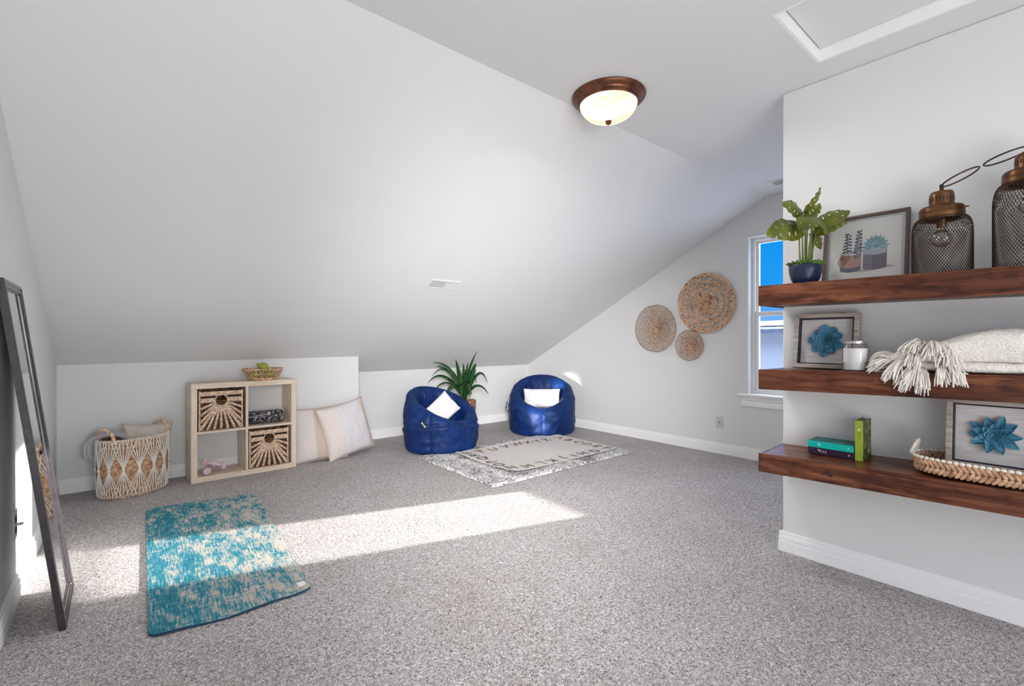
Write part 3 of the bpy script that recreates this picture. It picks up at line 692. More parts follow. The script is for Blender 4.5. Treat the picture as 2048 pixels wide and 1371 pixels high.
# ------------------------------------------------------------------ cube shelf
CX, CY, CR, CW, CH, CD = 0.427, 4.332, math.radians(2.0), 0.765, 0.762, 0.262
cs = thing('cube_shelf', 'pale oak cube shelf with four compartments against the low wall', 'shelf', (CX, CY, 0), CR)
t1, t2 = 0.040, 0.018
c = MB(); c.box((0, 0, 0), (t1, CD, CH-t1)); c.build('side_panel', m_cube, cs, smooth=False, bevel=0.0015)
c = MB(); c.box((CW-t1, 0, 0), (CW, CD, CH-t1)); c.build('side_panel', m_cube, cs, smooth=False, bevel=0.0015)
c = MB(); c.box((0, 0, CH-t1), (CW, CD, CH)); c.build('top_panel', m_cubeh, cs, smooth=False, bevel=0.0015)
c = MB(); c.box((t1, 0, 0), (CW-t1, CD, t1)); c.build('bottom_panel', m_cubeh, cs, smooth=False, bevel=0.0015)
c = MB(); c.box((CW/2-t2/2, 0.001, t1), (CW/2+t2/2, CD, CH-t1)); c.build('vertical_divider', m_cube, cs, smooth=False, bevel=0.001)
for x0, x1 in ((t1, CW/2-t2/2), (CW/2+t2/2, CW-t1)):
    c = MB(); c.box((x0, 0.001, CH/2-t2/2), (x1, CD, CH/2+t2/2)); c.build('shelf_board', m_cubeh, cs, smooth=False, bevel=0.001)
cube_m = Matrix.Translation((CX, CY, 0)) @ Matrix.Rotation(CR, 4, 'Z')
def cubeloc(x, y, z): return cube_m @ Vector((x, y, z))

# woven cube baskets
BW = 0.302; BH = 0.306; BD = 0.235
def weave_basket():
    o = thing('storage_basket', '', 'basket', (0, 0, 0))
    # local: x 0..BW, y 0 (front)..BD, z 0..BH
    hx, hz, hr = BW*0.5, BH*0.765, 0.040
    c = MB()
    targets = []
    for k in range(7): targets.append((0.012+(BW-0.024)*k/6, 0.012))
    for k in range(1, 5): targets.append((0.010, 0.012+(BH*0.80)*k/4.6)); targets.append((BW-0.010, 0.012+(BH*0.80)*k/4.6))
    for (tx, tz) in targets:
        d = Vector((tx-hx, 0, tz-hz)); L_ = d.length; d.normalize()
        a = Vector((hx, -0.001, hz)) + d*(hr+0.004); b = Vector((tx, -0.001, tz))
        wide = 0.024 if (tx, tz) in (targets[0], targets[6]) else 0.0165
        c.plait(a, b, (0, -1, 0), wide)
    for zz in (BH-0.010, BH-0.026):
        if zz > hz+hr*0.4: c.plait((0.006, -0.001, zz), (BW-0.006, -0.001, zz), (0, -1, 0), 0.017)
    for zz in (hz+0.012, hz-0.004):
        c.plait((0.006, -0.001, zz), (hx-hr-0.004, -0.001, zz), (0, -1, 0), 0.016); c.plait((BW-0.006, -0.001, zz), (hx+hr+0.004, -0.001, zz), (0, -1, 0), 0.016)
    n = 26
    for i in range(n):
        a = 2*PI*i/n
        c.lump((hx+(hr+0.004)*math.cos(a), -0.003, hz+(hr+0.004)*math.sin(a)), (-math.sin(a), 0, math.cos(a)), (0, -1, 0), 0.018, 0.011, 0.009)
    c.plait((0.005, -0.001, 0.003), (0.005, -0.001, BH), (0, -1, 0), 0.012); c.plait((BW-0.005, -0.001, 0.003), (BW-0.005, -0.001, BH), (0, -1, 0), 0.012)
    c.build('woven_front', m_straw2, o, auto=0)
    c = MB()
    for k in range(17):
        z = 0.006 + (BH*0.72)*k/16
        c.tube([(0.006, 0.006, z), (BW-0.006, 0.006, z)], 0.0028, 5)
    c.build('cross_canes', m_wick, o, auto=0)
    c = MB()
    for (a, b) in (((0.0, 0.004, 0), (0.006, BD, BH)), ((BW-0.006, 0.004, 0), (BW, BD, BH)), ((0, BD-0.006, 0), (BW, BD, BH)), ((0, 0.004, 0), (BW, BD, 0.006))): c.box(a, b)
    c.build('basket_body', m_wick, o, smooth=False)
    # dark cloth lining with the finger hole
    c = MB(); pts = []
    M_ = 32
    outer = []; inner = []
    for i in range(M_):
        a = 2*PI*i/M_ ; dx, dz = math.cos(a), math.sin(a); 
        sx = ((BW-0.006)-hx)/abs(dx) if abs(dx) > 1e-6 else 9; 
        sz = ((BH-0.002-hz) if dz > 0 else (hz-0.004))/abs(dz) if abs(dz) > 1e-6 else 9
        s_ = min(sx, sz); outer.append((hx+dx*s_, 0.010, hz+dz*s_)); inner.append((hx+dx*hr, 0.010, hz+dz*hr))
    c.add(outer+inner, [(i, (i+1) % M_, M_+(i+1) % M_, M_+i) for i in range(M_)])
    c.build('dark_lining', m_darkin, o, smooth=False)
    return o
b1 = weave_basket(); b2 = copy_tree(b1)
b1.location = cubeloc(t1+0.010, 0.006, CH/2+t2/2+0.002); b1.rotation_euler = (0, 0, CR)
b2.location = cubeloc(CW/2+t2/2+0.008, 0.006, t1+0.002); b2.rotation_euler = (0, 0, CR)
tag(b1, 'sunburst woven storage basket in the upper left cube', 'basket', 'sunburst baskets in the cube shelf')
tag(b2, 'sunburst woven storage basket in the lower right cube', 'basket', 'sunburst baskets in the cube shelf')

# dumbbells
def dumbbell():
    o = thing('dumbbell', '', 'dumbbell')
    for s in (-1, 1):
        c = MB(Matrix.Rotation(PI/2, 4, 'Y')); pr = [(0, s*0.052), (0.026, s*0.052), (0.031, s*0.057), (0.031, s*0.082), (0.026, s*0.087), (0, s*0.087)]
        c.lathe(pr, 6); c.build('hex_head', m_dumb, o, auto=20, bevel=0.001)
    c = MB(Matrix.Rotation(PI/2, 4, 'Y')); c.lathe([(0.0125, -0.054), (0.015, -0.03), (0.0165, 0), (0.015, 0.03), (0.0125, 0.054)], 16); c.build('grip', m_dumb, o)
    return o
d1 = dumbbell(); d2 = copy_tree(d1)
d1.location = cubeloc(0.138, 0.105, t1+0.031); d1.rotation_euler = (0.0, 0.0, CR+math.radians(68))
d2.location = cubeloc(0.165, 0.085, t1+0.072); d2.rotation_euler = (0.25, math.radians(19), CR-math.radians(14))
tag(d1, 'lilac hex dumbbell lying flat on the bottom of the lower left cube', 'dumbbell', 'lilac dumbbells')
tag(d2, 'lilac hex dumbbell resting slanted across the other dumbbell', 'dumbbell', 'lilac dumbbells')

# rolled patterned throw in the upper right cube
def leafprint():
    m = M('black_white_leaf_print', (0.02, 0.02, 0.02), 0.4)
    v = coords(m, (1, 1, 1)); a = nd(m, 'ShaderNodeTexNoise', Scale=15.0, Detail=2, Distortion=3.5); lk(m, v, a.inputs['Vector'])
    c = ramp(m, a.outputs[0], [(0.0, (0.012, 0.010, 0.014)), (0.515, (0.014, 0.012, 0.016)), (0.575, (0.62, 0.60, 0.62)), (0.61, (0.08, 0.07, 0.08)), (1, (0.02, 0.02, 0.02))])
    lk(m, c, bsdf(m).inputs['Base Color']); bump(m, a.outputs[0], 0.6, 0.01); return m
m_print = leafprint()
o = thing('rolled_throw', 'rolled black throw with white leaf print in the upper right cube', 'blanket', cubeloc(CW/2+t2/2+0.148, 0.115, CH/2+t2/2+0.056), CR+math.radians(-4))
c = MB(); Lr = 0.138
def roll(u, v):
    a = 2*PI*v; x = -Lr+2*Lr*u; r = 0.053*(1+0.05*nz((x*3, math.cos(a), math.sin(a)), 2.0, 4)) + 0.002*nz((x*30, math.cos(a)*2, math.sin(a)*2), 1, 2)
    if u in (0, 1): r *= 0.92
    z = r*math.sin(a); z = max(z, -0.053)
    return (x, r*1.12*math.cos(a), z)
c.grid(roll, 40, 40, wv=True); c.build('outer_wrap', m_print, o, auto=0)
c = MB(Matrix.Rotation(PI/2, 4, 'Z') @ Matrix.Rotation(PI/2, 4, 'X'))
pts = []
for i in range(90):
    a = i/90*2*PI*4; r = 0.010+0.040*i/90; pts.append((r*math.cos(a)*1.1, r*math.sin(a), Lr+0.001))
c.tube(pts, 0.0035, 5); c.build('spiral_end', m_print, o, auto=0)
MB(Matrix.Rotation(PI/2, 4, 'Y')).lathe([(0, Lr-0.004), (0.050, Lr-0.004)], 24).build('dark_end', m_black, o)
MB(Matrix.Rotation(PI/2, 4, 'Y')).lathe([(0.050, -Lr+0.004), (0, -Lr+0.004)], 24).build('dark_end', m_black, o)
c = MB()
for i in range(22):
    a = -1.2+i*0.16; c.ball((Lr+0.004, 0.055*math.cos(a)*1.1, 0.052*math.sin(a)), 0.0042, 6, 4)
c.build('pompom_trim', m_cord, o)

# fruit bowl
BWX, BWY = 0.945, 4.432
bw = thing('woven_bowl', 'open woven twig bowl on top of the cube shelf', 'bowl', (BWX, BWY, CH))
c = MB(); rs = random.Random(3)
def bowlr(z): return 0.098 + (0.152-0.098)*min(1, z/0.098)**0.75
for z in (0.004, 0.010, 0.016, 0.022):
    c.tube([(bowlr(z)*math.cos(2*PI*i/40), bowlr(z)*math.sin(2*PI*i/40), z+0.0015*math.sin(i*1.9)) for i in range(40)], 0.0045, 6, closed=True)
for z, r in ((0.056, 0.0030), (0.096, 0.0055), (0.092, 0.0045)):
    c.tube([(bowlr(z)*math.cos(2*PI*i/40), bowlr(z)*math.sin(2*PI*i/40), z+0.002*math.sin(i*2.3)) for i in range(40)], r, 6, closed=True)
for i in range(6): c.tube([(0.096*math.cos(i*PI/6), 0.096*math.sin(i*PI/6), 0.004), (-0.096*math.cos(i*PI/6), -0.096*math.sin(i*PI/6), 0.004)], 0.004, 5)
c.build('coiled_rings', m_rattan, bw, auto=0)
c = MB()
for tier, (z0, z1, sh) in enumerate(((0.020, 0.058, -0.10), (0.056, 0.096, 0.13))):
    for i in range(44):
        a = 2*PI*i/44 + rs.uniform(-0.03, 0.03); s_ = sh*rs.uniform(0.6, 1.3)
        P_ = [((bowlr(z0+(z1-z0)*t)+0.002*math.sin(PI*t))*math.cos(a+s_*t), (bowlr(z0+(z1-z0)*t)+0.002*math.sin(PI*t))*math.sin(a+s_*t), z0+(z1-z0)*t) for t in (0, 0.33, 0.66, 1)]
        c.tube(P_, rs.uniform(0.0028, 0.0042), 5, flat=0.6)
c.build('slanted_twigs', m_straw, bw, auto=0)
def pear(loc, rot, label):
    o = thing('pear', label, 'pear', loc); o.rotation_euler = rot
    pr = [(0, -0.040), (0.014, -0.041), (0.028, -0.034), (0.037, -0.018), (0.038, 0.0), (0.033, 0.016), (0.024, 0.030), (0.018, 0.042), (0.014, 0.052), (0.008, 0.057), (0, 0.056)]
    MB().lathe(pr, 20).build('fruit', m_pear, o, auto=0, sub=1)
    MB().tube(bez([(0, 0, 0.054), (0.001, 0, 0.066), (0.005, 0, 0.078)], 5), [0.0024, 0.0018, 0.0016, 0.0016, 0.002, 0.0026], 6).build('stem', m_pearstem, o)
    return o
pear((BWX-0.005, BWY-0.03, CH+0.112), (0.1, math.radians(-66), math.radians(20)), 'green pear lying on its side on top of the bowl, stem up left')
pear((BWX+0.045, BWY-0.02, CH+0.050), (1.35, 0.3, 0.9), 'yellow-green pear inside the woven bowl, under the top pear')
pear((BWX-0.055, BWY+0.01, CH+0.048), (1.4, -0.6, 2.9), 'green pear low in the left side of the woven bowl')

# ------------------------------------------------------------------ laundry basket
lb = thing('laundry_basket', 'tall oval tan basket wrapped in white macrame cord with looped handles', 'basket', (0.088, 4.405, 0), math.radians(36))
A_, B_ = 0.222, 0.168; HB = 0.405
def lbw(a, z, off=0.0):
    k = 0.955 + 0.045*min(1, z/0.12)
    if z < 0.03: k -= 0.05*(1-z/0.03)**2
    return (A_*k+off)*math.cos(a), (B_*k+off)*math.sin(a), z
c = MB()
def wall_in(u, v):
    z = HB*v; off = 0.0022*math.sin(v*52*2*PI/1.0) + 0.001*nz((u*40, v*60, 0), 1.0, 3)
    return lbw(2*PI*u, z, off)
c.grid(wall_in, 72, 208, wu=True); c.build('coiled_wall', m_straw, lb, auto=0)
c = MB(); c.grid(lambda u, v: lbw(2*PI*u, 0.01+(HB-0.01)*(1-v), -0.008), 48, 4, wu=True)
c.add([lbw(2*PI*i/48, 0.012, -0.006) for i in range(48)], [tuple(range(48))]); c.build('inner_wall', m_straw, lb, auto=0)
MB().tube([lbw(2*PI*i/72, HB, -0.003) for i in range(72)], 0.0065, 8, closed=True).build('rim', m_straw2, lb, auto=0)
c = MB(); NK = 15; zk = 0.205; rs = random.Random(5)
for k in range(NK):
    ak = 2*PI*(k+0.35)/NK; dA = 2*PI/NK
    for j in range(-3, 4):
        for up in (0, 1):
            at = ak + dA*(j/3.0)*0.86 + rs.uniform(-0.015, 0.015)
            ze = HB+0.004 if up else 0.008
            pts = []
            for q in range(13):
                t = q/12; z = zk + (ze-zk)*t; tt = t if up else t**1.05
                s_ = max(0.0, (t-0.03)/0.97)
                pts.append(lbw(ak + (at-ak)*s_ + (j*0.004), z, 0.0045 + 0.0012*(j % 2)))
            if up: pts.append(lbw(at, HB+0.006, -0.003)); pts.append(lbw(at, HB-0.006, -0.011))
            c.tube(pts, 0.0027, 5)
    p0 = lbw(ak, zk, 0.006); c.ball(p0, (0.009, 0.009, 0.011), 10, 6)
c.build('macrame_cord', m_cord, lb, auto=0)
def handle(sx):
    c = MB(); pts = []; R_ = []
    for i in range(61):
        t = i/60; a = PI*t; aa = (0 if sx > 0 else PI)
        yy = 0.078*math.cos(a); zz = HB-0.02+0.098*math.sin(a)**0.8
        xx = sx*(A_*math.sqrt(max(0, 1-(yy/B_)**2))-0.002 - 0.012*math.sin(a)); pts.append((xx, yy, zz)); R_.append(0.0105+0.0022*math.sin(i*2.1))
    c.tube(pts, R_, 8); return c.build('handle', m_straw2, lb, auto=0)
handle(-1); handle(1)
# beige cushion in the basket
p = pillow('cushion', 0.30, 0.30, 0.13, m_beige, seed=11, ear=0.10, seam=m_beige)
p.location = (0.158, 4.43, 0.182); p.rotation_euler = (math.radians(-12), math.radians(4), math.radians(4))
tag(p, 'beige linen cushion standing in the laundry basket', 'cushion')
# grey towel hung over the left end
o = thing('towel', 'grey waffle towel folded over the left rim of the laundry basket', 'towel', (0, 0, 0))
path = bez([(0.07, 4.44, 0.33), (0.05, 4.44, 0.43), (-0.03, 4.43, 0.440), (-0.105, 4.41, 0.430)], 12)[:-1] + bez([(-0.105, 4.41, 0.430), (-0.165, 4.40, 0.425), (-0.160, 4.39, 0.33), (-0.150, 4.39, 0.300)], 12)
def towel(u, v, w=0.066, th=0.020):
    i = min(len(path)-1, int(u*(len(path)-1))); P_ = Vector(path[i]); a = 2*PI*v
    j = min(len(path)-1, i+1); d = (Vector(path[j])-Vector(path[max(0, i-1)])).normalized()
    nr = Vector((0, 1, 0)).cross(d).normalized()
    e = 1 if 0 < u < 1 else 0.5
    cx_ = math.copysign(abs(math.cos(a))**0.7, math.cos(a))*w*e; cz_ = math.copysign(abs(math.sin(a))**0.7, math.sin(a))*th*(1+0.3*nz((u*6, v*6, 0), 1, 8))*e
    cz_ += 0.006*math.sin(cx_*55)*(1 if math.sin(a) > 0 else 0.3)
    return tuple(P_ + Vector((0, 1, 0))*cx_ + nr*cz_)
c = MB(); c.grid(towel, len(path)-1, 40, wv=True); c.build('towel_fold', m_grey_t, o, auto=0, sub=1)
c = MB()
pp = bez([(-0.120, 4.335, 0.425), (-0.190, 4.33, 0.42), (-0.185, 4.325, 0.30), (-0.155, 4.33, 0.285)], 14)
for k, dx in enumerate((0.0, 0.016, 0.030)):
    c.tube([Vector(q)+Vector((dx, 0.010*k, 0)) for q in pp], [0.011]*15, 8)
c.build('hanging_folds', m_grey_t, o, auto=0)

# ------------------------------------------------------------------ wall baskets on the gable
def disc_base(name, label, y, z):
    o = thing(name, label, 'wall basket', (XG-0.014, y, z)); return o
DM = Matrix(((0, 0, -1, 0), (1, 0, 0, 0), (0, 1, 0, 0), (0, 0, 0, 1)))  # local xy -> wall yz, z -> -X
def ring(c, r, tr, z, n=72, wob=0.0, seed=0):
    c.tube([((r+wob*nz((math.cos(2*PI*i/n)*3, math.sin(2*PI*i/n)*3, 0), 1, seed+r*40))*math.cos(2*PI*i/n), (r+wob*nz((math.cos(2*PI*i/n)*3, math.sin(2*PI*i/n)*3, 5), 1, seed+r*40))*math.sin(2*PI*i/n), z+0.002*math.sin(i*2.4)) for i in range(n)], tr, 6, closed=True, flat=0.8)
o = disc_base('wall_basket', 'largest round woven wall basket, pale coils with open spoke bands', 2.352, 1.466)
c = MB(DM)
pts = []
for i in range(420):
    a = i*2*PI/38; r = 0.004+0.108*i/420; pts.append((r*math.cos(a), r*math.sin(a), 0.006+0.0022*math.sin(i*1.7)))
c.tube(pts, 0.0056, 6, flat=0.8)
for r in (0.112, 0.152, 0.162, 0.172, 0.206, 0.215, 0.224, 0.262, 0.272, 0.282, 0.291): ring(c, r, 0.0056, 0.006+0.02*(r/0.3)**2, 90, 0.002)
c.build('coils', m_rattan, o, auto=0)
c = MB(DM); rs = random.Random(12)
for (r0, r1, n) in ((0.112, 0.152, 36), (0.172, 0.206, 50), (0.224, 0.262, 60)):
    for i in range(n):
        a = 2*PI*i/n; da = rs.uniform(-0.02, 0.02)
        if rs.random() < 0.06: continue
        z0, z1 = 0.005+0.02*(r0/0.3)**2, 0.005+0.02*(r1/0.3)**2
        c.tube([(r0*math.cos(a), r0*math.sin(a), z0), (r1*math.cos(a+da), r1*math.sin(a+da), z1)], rs.uniform(0.0026, 0.0048), 5)
c.build('spokes', m_rattan, o, auto=0)
def open_disc(label, y, z, R_, nr, ns, seed):
    o = disc_base('wall_basket', label, y, z); rs = random.Random(seed)
    c = MB(DM)
    for k in range(1, nr+1):
        r = R_*k/nr*0.995; ring(c, r, 0.0028 if k < nr else 0.0042, 0.006+0.035*(k/nr)**2, 80, 0.005, seed)
    c.build('rings', m_wick, o, auto=0)
    c = MB(DM)
    for i in range(ns):
        a = 2*PI*i/ns + rs.uniform(-0.02, 0.02); r0 = 0.004 if i % 2 else R_*0.18
        if i % 4 == 2: r0 = R_*0.45
        c.tube([(r*math.cos(a+0.05*rs.uniform(-1, 1)), r*math.sin(a+0.05*rs.uniform(-1, 1)), 0.009+0.035*(r/R_)**2) for r in (r0, (r0+R_)/2, R_)], rs.uniform(0.0022, 0.0032), 5)
    c.build('spokes', m_rattan, o, auto=0)
    c = MB(DM)
    for i in range(150):
        a = i*2*PI/16.3; r = R_*0.62*math.sqrt(i/150); r = max(r, 0.004)
        c.lump((r*math.cos(a), r*math.sin(a), 0.010+0.02*(r/R_)**2), (math.cos(a), math.sin(a), 0), (0, 0, 1), 0.024*(0.6+R_), 0.0045, 0.005)
    c.build('woven_centre', m_rattan, o, auto=0)
    return o
open_disc('medium round openwork wall basket, left of the largest one', 2.905, 1.226, 0.250, 12, 56, 4)
open_disc('smallest round openwork wall basket, below the largest one', 2.510, 1.048, 0.152, 8, 40, 9)

# ------------------------------------------------------------------ bean bag chairs
def beanbag(loc, face, label, seed, scl=1.0, cre=0.0, top=0.62):
    o = thing('bean_bag_chair', label, 'bean bag chair', loc, face)   # front looks along local +x
    NU, NV = 168, 46
    prof = [(0.0, 0.004, 0), (0.20, 0.003, 0), (0.315, 0.003, 0), (0.348, 0.016, 0), (0.362, 0.055, 0), (0.372, 0.15, 0.0), (0.374, 0.26, 0.25), (0.368, 0.36, 0.55), (0.350, 0.45, 0.85), (0.320, 0.50, 1.0), (0.280, 0.505, 1.0), (0.245, 0.47, 0.95), (0.225, 0.40, 0.75), (0.21, 0.30, 0.35), (0.16, 0.235, 0.08), (0.08, 0.222, 0), (0.0, 0.220, 0)]
    def P_(t):
        x = t*(len(prof)-1); i = min(len(prof)-2, int(x)); f = x-i
        p0, p1, p2, p3 = prof[max(0, i-1)], prof[i], prof[i+1], prof[min(len(prof)-1, i+2)]
        return [0.5*((2*p1[k])+(-p0[k]+p2[k])*f+(2*p0[k]-5*p1[k]+4*p2[k]-p3[k])*f*f+(-p0[k]+3*p1[k]-3*p2[k]+p3[k])*f**3) for k in range(3)]
    def f(u, v):
        a = 2*PI*u; r, z, k = P_(v)
        back = (1-math.cos(a))/2                       # 0 front .. 1 back
        ht = 0.30 + (top-0.30)*back**0.8          # rim height
        zz = z + (ht-0.50)*max(0, k)
        if zz < z and z > 0.25 and k > 0: zz = max(zz, 0.12+0.3*z*0.3)
        r2 = max(0, r)
        # thicker roll at front, back leans a little outwards
        lean_ = 0.03*back*max(0, k)
        seamw = 0
        for s_ in range(6):
            d = (a - (s_+0.0)*PI/3 + PI) % (2*PI) - PI; seamw += math.exp(-(d/0.035)**2)
        out = 0.2 < r2 and v < 0.72
        r2 -= 0.010*seamw*(1 if 0.15 < v < 0.75 else 0)
        p = (math.cos(a)*2.2, math.sin(a)*2.2, zz*5)
        rg = 1-abs(2*nz((p[0]*1.3, p[1]*1.3, p[2]*1.6), 1.0, seed+11)); wr = -0.005*max(0, rg-0.72)/0.28 + 0.014*nz(p, 1.0, seed) + 0.008*nz((p[0]*2, p[1]*2, p[2]*3.2), 1.0, seed+3) + 0.0055*nz((p[0]*4, p[1]*4, p[2]*9), 1.0, seed+7)*(0.6+seamw)
        if 0.12 < v < 0.85: r2 += wr
        else: zz += 0.5*wr if v > 0.85 else 0
        if cre and 0.2 < v < 0.6:
            zc = 0.245+0.05*math.cos(a+0.6); r2 -= cre*math.exp(-((zz-zc)/0.012)**2) - cre*0.7*math.exp(-((zz-zc+0.03)/0.02)**2)
        return (r2*math.cos(a)*0.98 - lean_*1.0*back, r2*math.sin(a)*1.03, max(0.002, zz))
    c = MB(Matrix.Scale(scl, 4)); c.grid(f, NU, NV*2, wu=True)
    c.build('bag', m_bag, o, auto=0)
    # stitched seams following the six panels, and the rim piping
    for s_ in range(6):
        pts = [Vector(f(s_/6, v/60)) for v in range(12, 44)]
        pts = [Vector((q.x*1.004, q.y*1.004, q.z)) for q in pts]; MB(Matrix.Scale(scl, 4)).tube(pts, 0.0022, 4).build('seam', m_bag, o, auto=0)
    return o, f
m_tagw = M('white_thread', (0.85, 0.85, 0.85), 0.6)
def bagtag(parent, Mx, w=0.075, h=0.030):
    c = MB(Mx).box((-w/2, -0.0015, -h/2), (w/2, 0.0015, h/2)); t = c.build('brand_tag', m_black, parent, smooth=False)
    t['label'] = 'black fabric tag with white lettering'
    c = MB(); text_mb(c, 'BIG JOE', h*0.62, Mx @ Matrix.Translation((0, -0.002, 0)) @ Matrix.Rotation(PI/2, 4, 'X'), 0.0004, 0.0004)
    text_mb(c, 'BIG JOE', h*0.62, Mx @ Matrix.Translation((0, 0.002, 0)) @ Matrix.Rotation(PI, 4, 'Z') @ Matrix.Rotation(PI/2, 4, 'X'), 0.0004, 0.0004)
    c.build('lettering', m_tagw, t, smooth=False)
BL, BLf = beanbag((2.535, 4.155, 0.0), math.radians(-78), 'royal blue bean bag chair on the left, in front of the potted plant', 3.0, 1.0, 0.012, 0.60)
BR, BRf = beanbag((3.925, 4.135, 0.0), math.radians(-133), 'royal blue bean bag chair on the right, in the corner by the gable wall', 8.0, 1.05)
# tags (local coordinates of each bag)
a = math.radians(-68); bagtag(BL, Matrix.Translation((0.376*math.cos(a), 0.392*math.sin(a), 0.30)) @ Matrix.Rotation(a+PI/2, 4, 'Z') @ Matrix.Rotation(math.radians(48), 4, 'Y'), 0.125, 0.030)
a = math.radians(-88); bagtag(BR, Matrix.Translation((0.400*math.cos(a), 0.408*math.sin(a), 0.315)) @ Matrix.Rotation(math.radians(90), 4, 'Z') @ Matrix.Rotation(math.radians(97), 4, 'Y'), 0.098, 0.048)
# cushions in the bean bags
p = pillow('seat_cushion', 0.40, 0.25, 0.12, m_rib, seed=21, ear=0.06, seam=None, wr=0.01)
p.location = (2.575, 4.085, 0.285); p.rotation_euler = (math.radians(-28), math.radians(-33), math.radians(8))
tag(p, 'white ribbed cushion tilted in the left bean bag chair', 'cushion')
p = pillow('seat_cushion', 0.45, 0.235, 0.12, m_rib, seed=25, ear=0.06, seam=None, wr=0.01)
p.location = (3.895, 4.105, 0.285); p.rotation_euler = (math.radians(-14), 0, math.radians(-43))
tag(p, 'white ribbed cushion upright in the right bean bag chair', 'cushion')
# folded cloth on the right seat
c = MB()
for k, (x, y) in enumerate(((3.73, 4.01), (3.80, 3.945))):
    c.X = Matrix.Translation((x, y, 0.275)) @ Matrix.Rotation(math.radians(-43+8*k), 4, 'Z'); c.ball((0, 0, 0), (0.07, 0.075, 0.026), 20, 10)
c.X = Matrix()
tag(c.build('folded_cloth', m_beige, None, auto=0), 'cream folded cloth on the seat of the right bean bag', 'cloth')

# ------------------------------------------------------------------ potted dracaena
PX, PY = 3.115, 4.60
o = thing('potted_dracaena', 'green dracaena in a brown wicker pot behind the left bean bag', 'potted plant', (PX, PY, 0))
c = MB()
def potr(z): return 0.088 + 0.042*min(1, z/0.30)
rs = random.Random(8)
for k in range(34):
    z = 0.006 + 0.385*k/33
    c.tube([((potr(z)+0.003*nz((i*0.9, k, 0), 1, 5))*math.cos(2*PI*i/48), (potr(z)+0.003*nz((i*0.9, k, 0), 1, 5))*math.sin(2*PI*i/48), z+0.003*math.sin(i*0.5+k)) for i in range(48)], 0.0062 if k < 32 else 0.0085, 6, closed=True)
c.build('wicker_pot', m_wick, o, auto=0)
MB().lathe([(0, 0.375), (0.05, 0.377), (0.123, 0.367), (0.10, 0.005), (0, 0.003)], 32).build('soil', m_soil, o)
def blade(c, base, tip, mid, w, up=(0, 0, 1), n=18, fold=0.25, tw=0.0):
    P_ = bez([base, mid, tip], n); up = Vector(up)
    vs = []
    for i, q in enumerate(P_):
        t = i/n; d = (P_[min(n, i+1)]-P_[max(0, i-1)]).normalized(); sd = d.cross(up)
        if sd.length < 1e-4: sd = Vector((1, 0, 0))
        sd.normalize(); nr = sd.cross(d); sd = sd*math.cos(tw*t)+nr*math.sin(tw*t)
        ww = w*math.sin(PI*min(1, 0.10+0.9*t)**0.75)**0.8 * (1 if t < 1 else 0.02); ww = max(ww, 0.0012)
        vs += [q - sd*ww + nr*fold*ww, q, q + sd*ww + nr*fold*ww]
    fs = []
    for i in range(n): fs += [(3*i, 3*i+1, 3*i+4, 3*i+3), (3*i+1, 3*i+2, 3*i+5, 3*i+4)]
    c.add(vs, fs)
# leaves given as (right of the picture, toward the picture, up) in the plant's own frame
rh = Vector((0.767, -0.641, 0)); tw_ = Vector((-0.641, -0.767, 0))
def L3(r, f_, z): return rh*r + tw_*f_ + Vector((0, 0, z))
leaves = [  # tip, mid, width
 ((0.17, 0.16, 0.98), (0.03, 0.06, 0.80), 0.018), ((-0.09, 0.10, 0.885), (-0.05, 0.04, 0.74), 0.026), ((0.145, 0.06, 0.83), (0.10, 0.04, 0.80), 0.030), ((0.06, 0.0, 0.78), (0.05, 0.0, 0.68), 0.026),
 ((-0.35, 0.13, 0.85), (-0.10, 0.06, 0.84), 0.022), ((-0.33, 0.02, 0.79), (-0.14, 0.04, 0.82), 0.018), ((-0.37, 0.08, 0.68), (-0.16, 0.06, 0.84), 0.019), ((-0.41, 0.12, 0.605), (-0.20, 0.08, 0.74), 0.024),
 ((-0.37, 0.05, 0.46), (-0.20, 0.05, 0.66), 0.015), ((-0.21, 0.22, 0.415), (-0.09, 0.16, 0.62), 0.034), ((-0.02, 0.20, 0.42), (-0.03, 0.12, 0.66), 0.032), ((0.085, 0.24, 0.44), (0.07, 0.16, 0.70), 0.034),
 ((0.29, 0.05, 0.465), (0.14, 0.06, 0.60), 0.024), ((0.275, 0.06, 0.60), (0.16, 0.03, 0.80), 0.020), ((0.145, 0.02, 0.60), (0.09, 0.0, 0.72), 0.024), ((0.13, -0.08, 0.75), (0.08, -0.04, 0.70), 0.026),
 ((-0.02, -0.05, 0.83), (0.0, 0.0, 0.70), 0.028), ((0.05, 0.08, 0.84), (0.02, 0.05, 0.70), 0.026), ((0.10, 0.14, 0.47), (0.05, 0.1, 0.50), 0.020), ((-0.06, 0.02, 0.80), (-0.04, 0.0, 0.66), 0.026), ((0.02, 0.14, 0.66), (0.01, 0.1, 0.60), 0.030)]
for i, (tp, md, w) in enumerate(leaves):
    c = MB(); blade(c, L3(0.012*math.cos(i*2.4), 0.012*math.sin(i*2.4), 0.38+0.012*(i % 5)), L3(*tp), L3(md[0]*1.15, md[1], md[2]+(0.10 if tp[2] < 0.72 else 0.0)), w*0.98, up=tw_*0.8+Vector((0, 0, 0.6)), fold=0.22, tw=0.5*math.sin(i*1.7))
    lf = c.build('leaf', m_drac, o, auto=0); so = lf.modifiers.new('thick', 'SOLIDIFY'); so.thickness = 0.0012
MB().tube([(0, 0, 0.34), (0.003, 0, 0.42), (0, 0.003, 0.52)], [0.022, 0.018, 0.010], 10).build('stem', m_drac, o, auto=0)
c = MB(); c.box((PX, PY-0.001, 0.0), (PX+0.001, PY, 0.001))

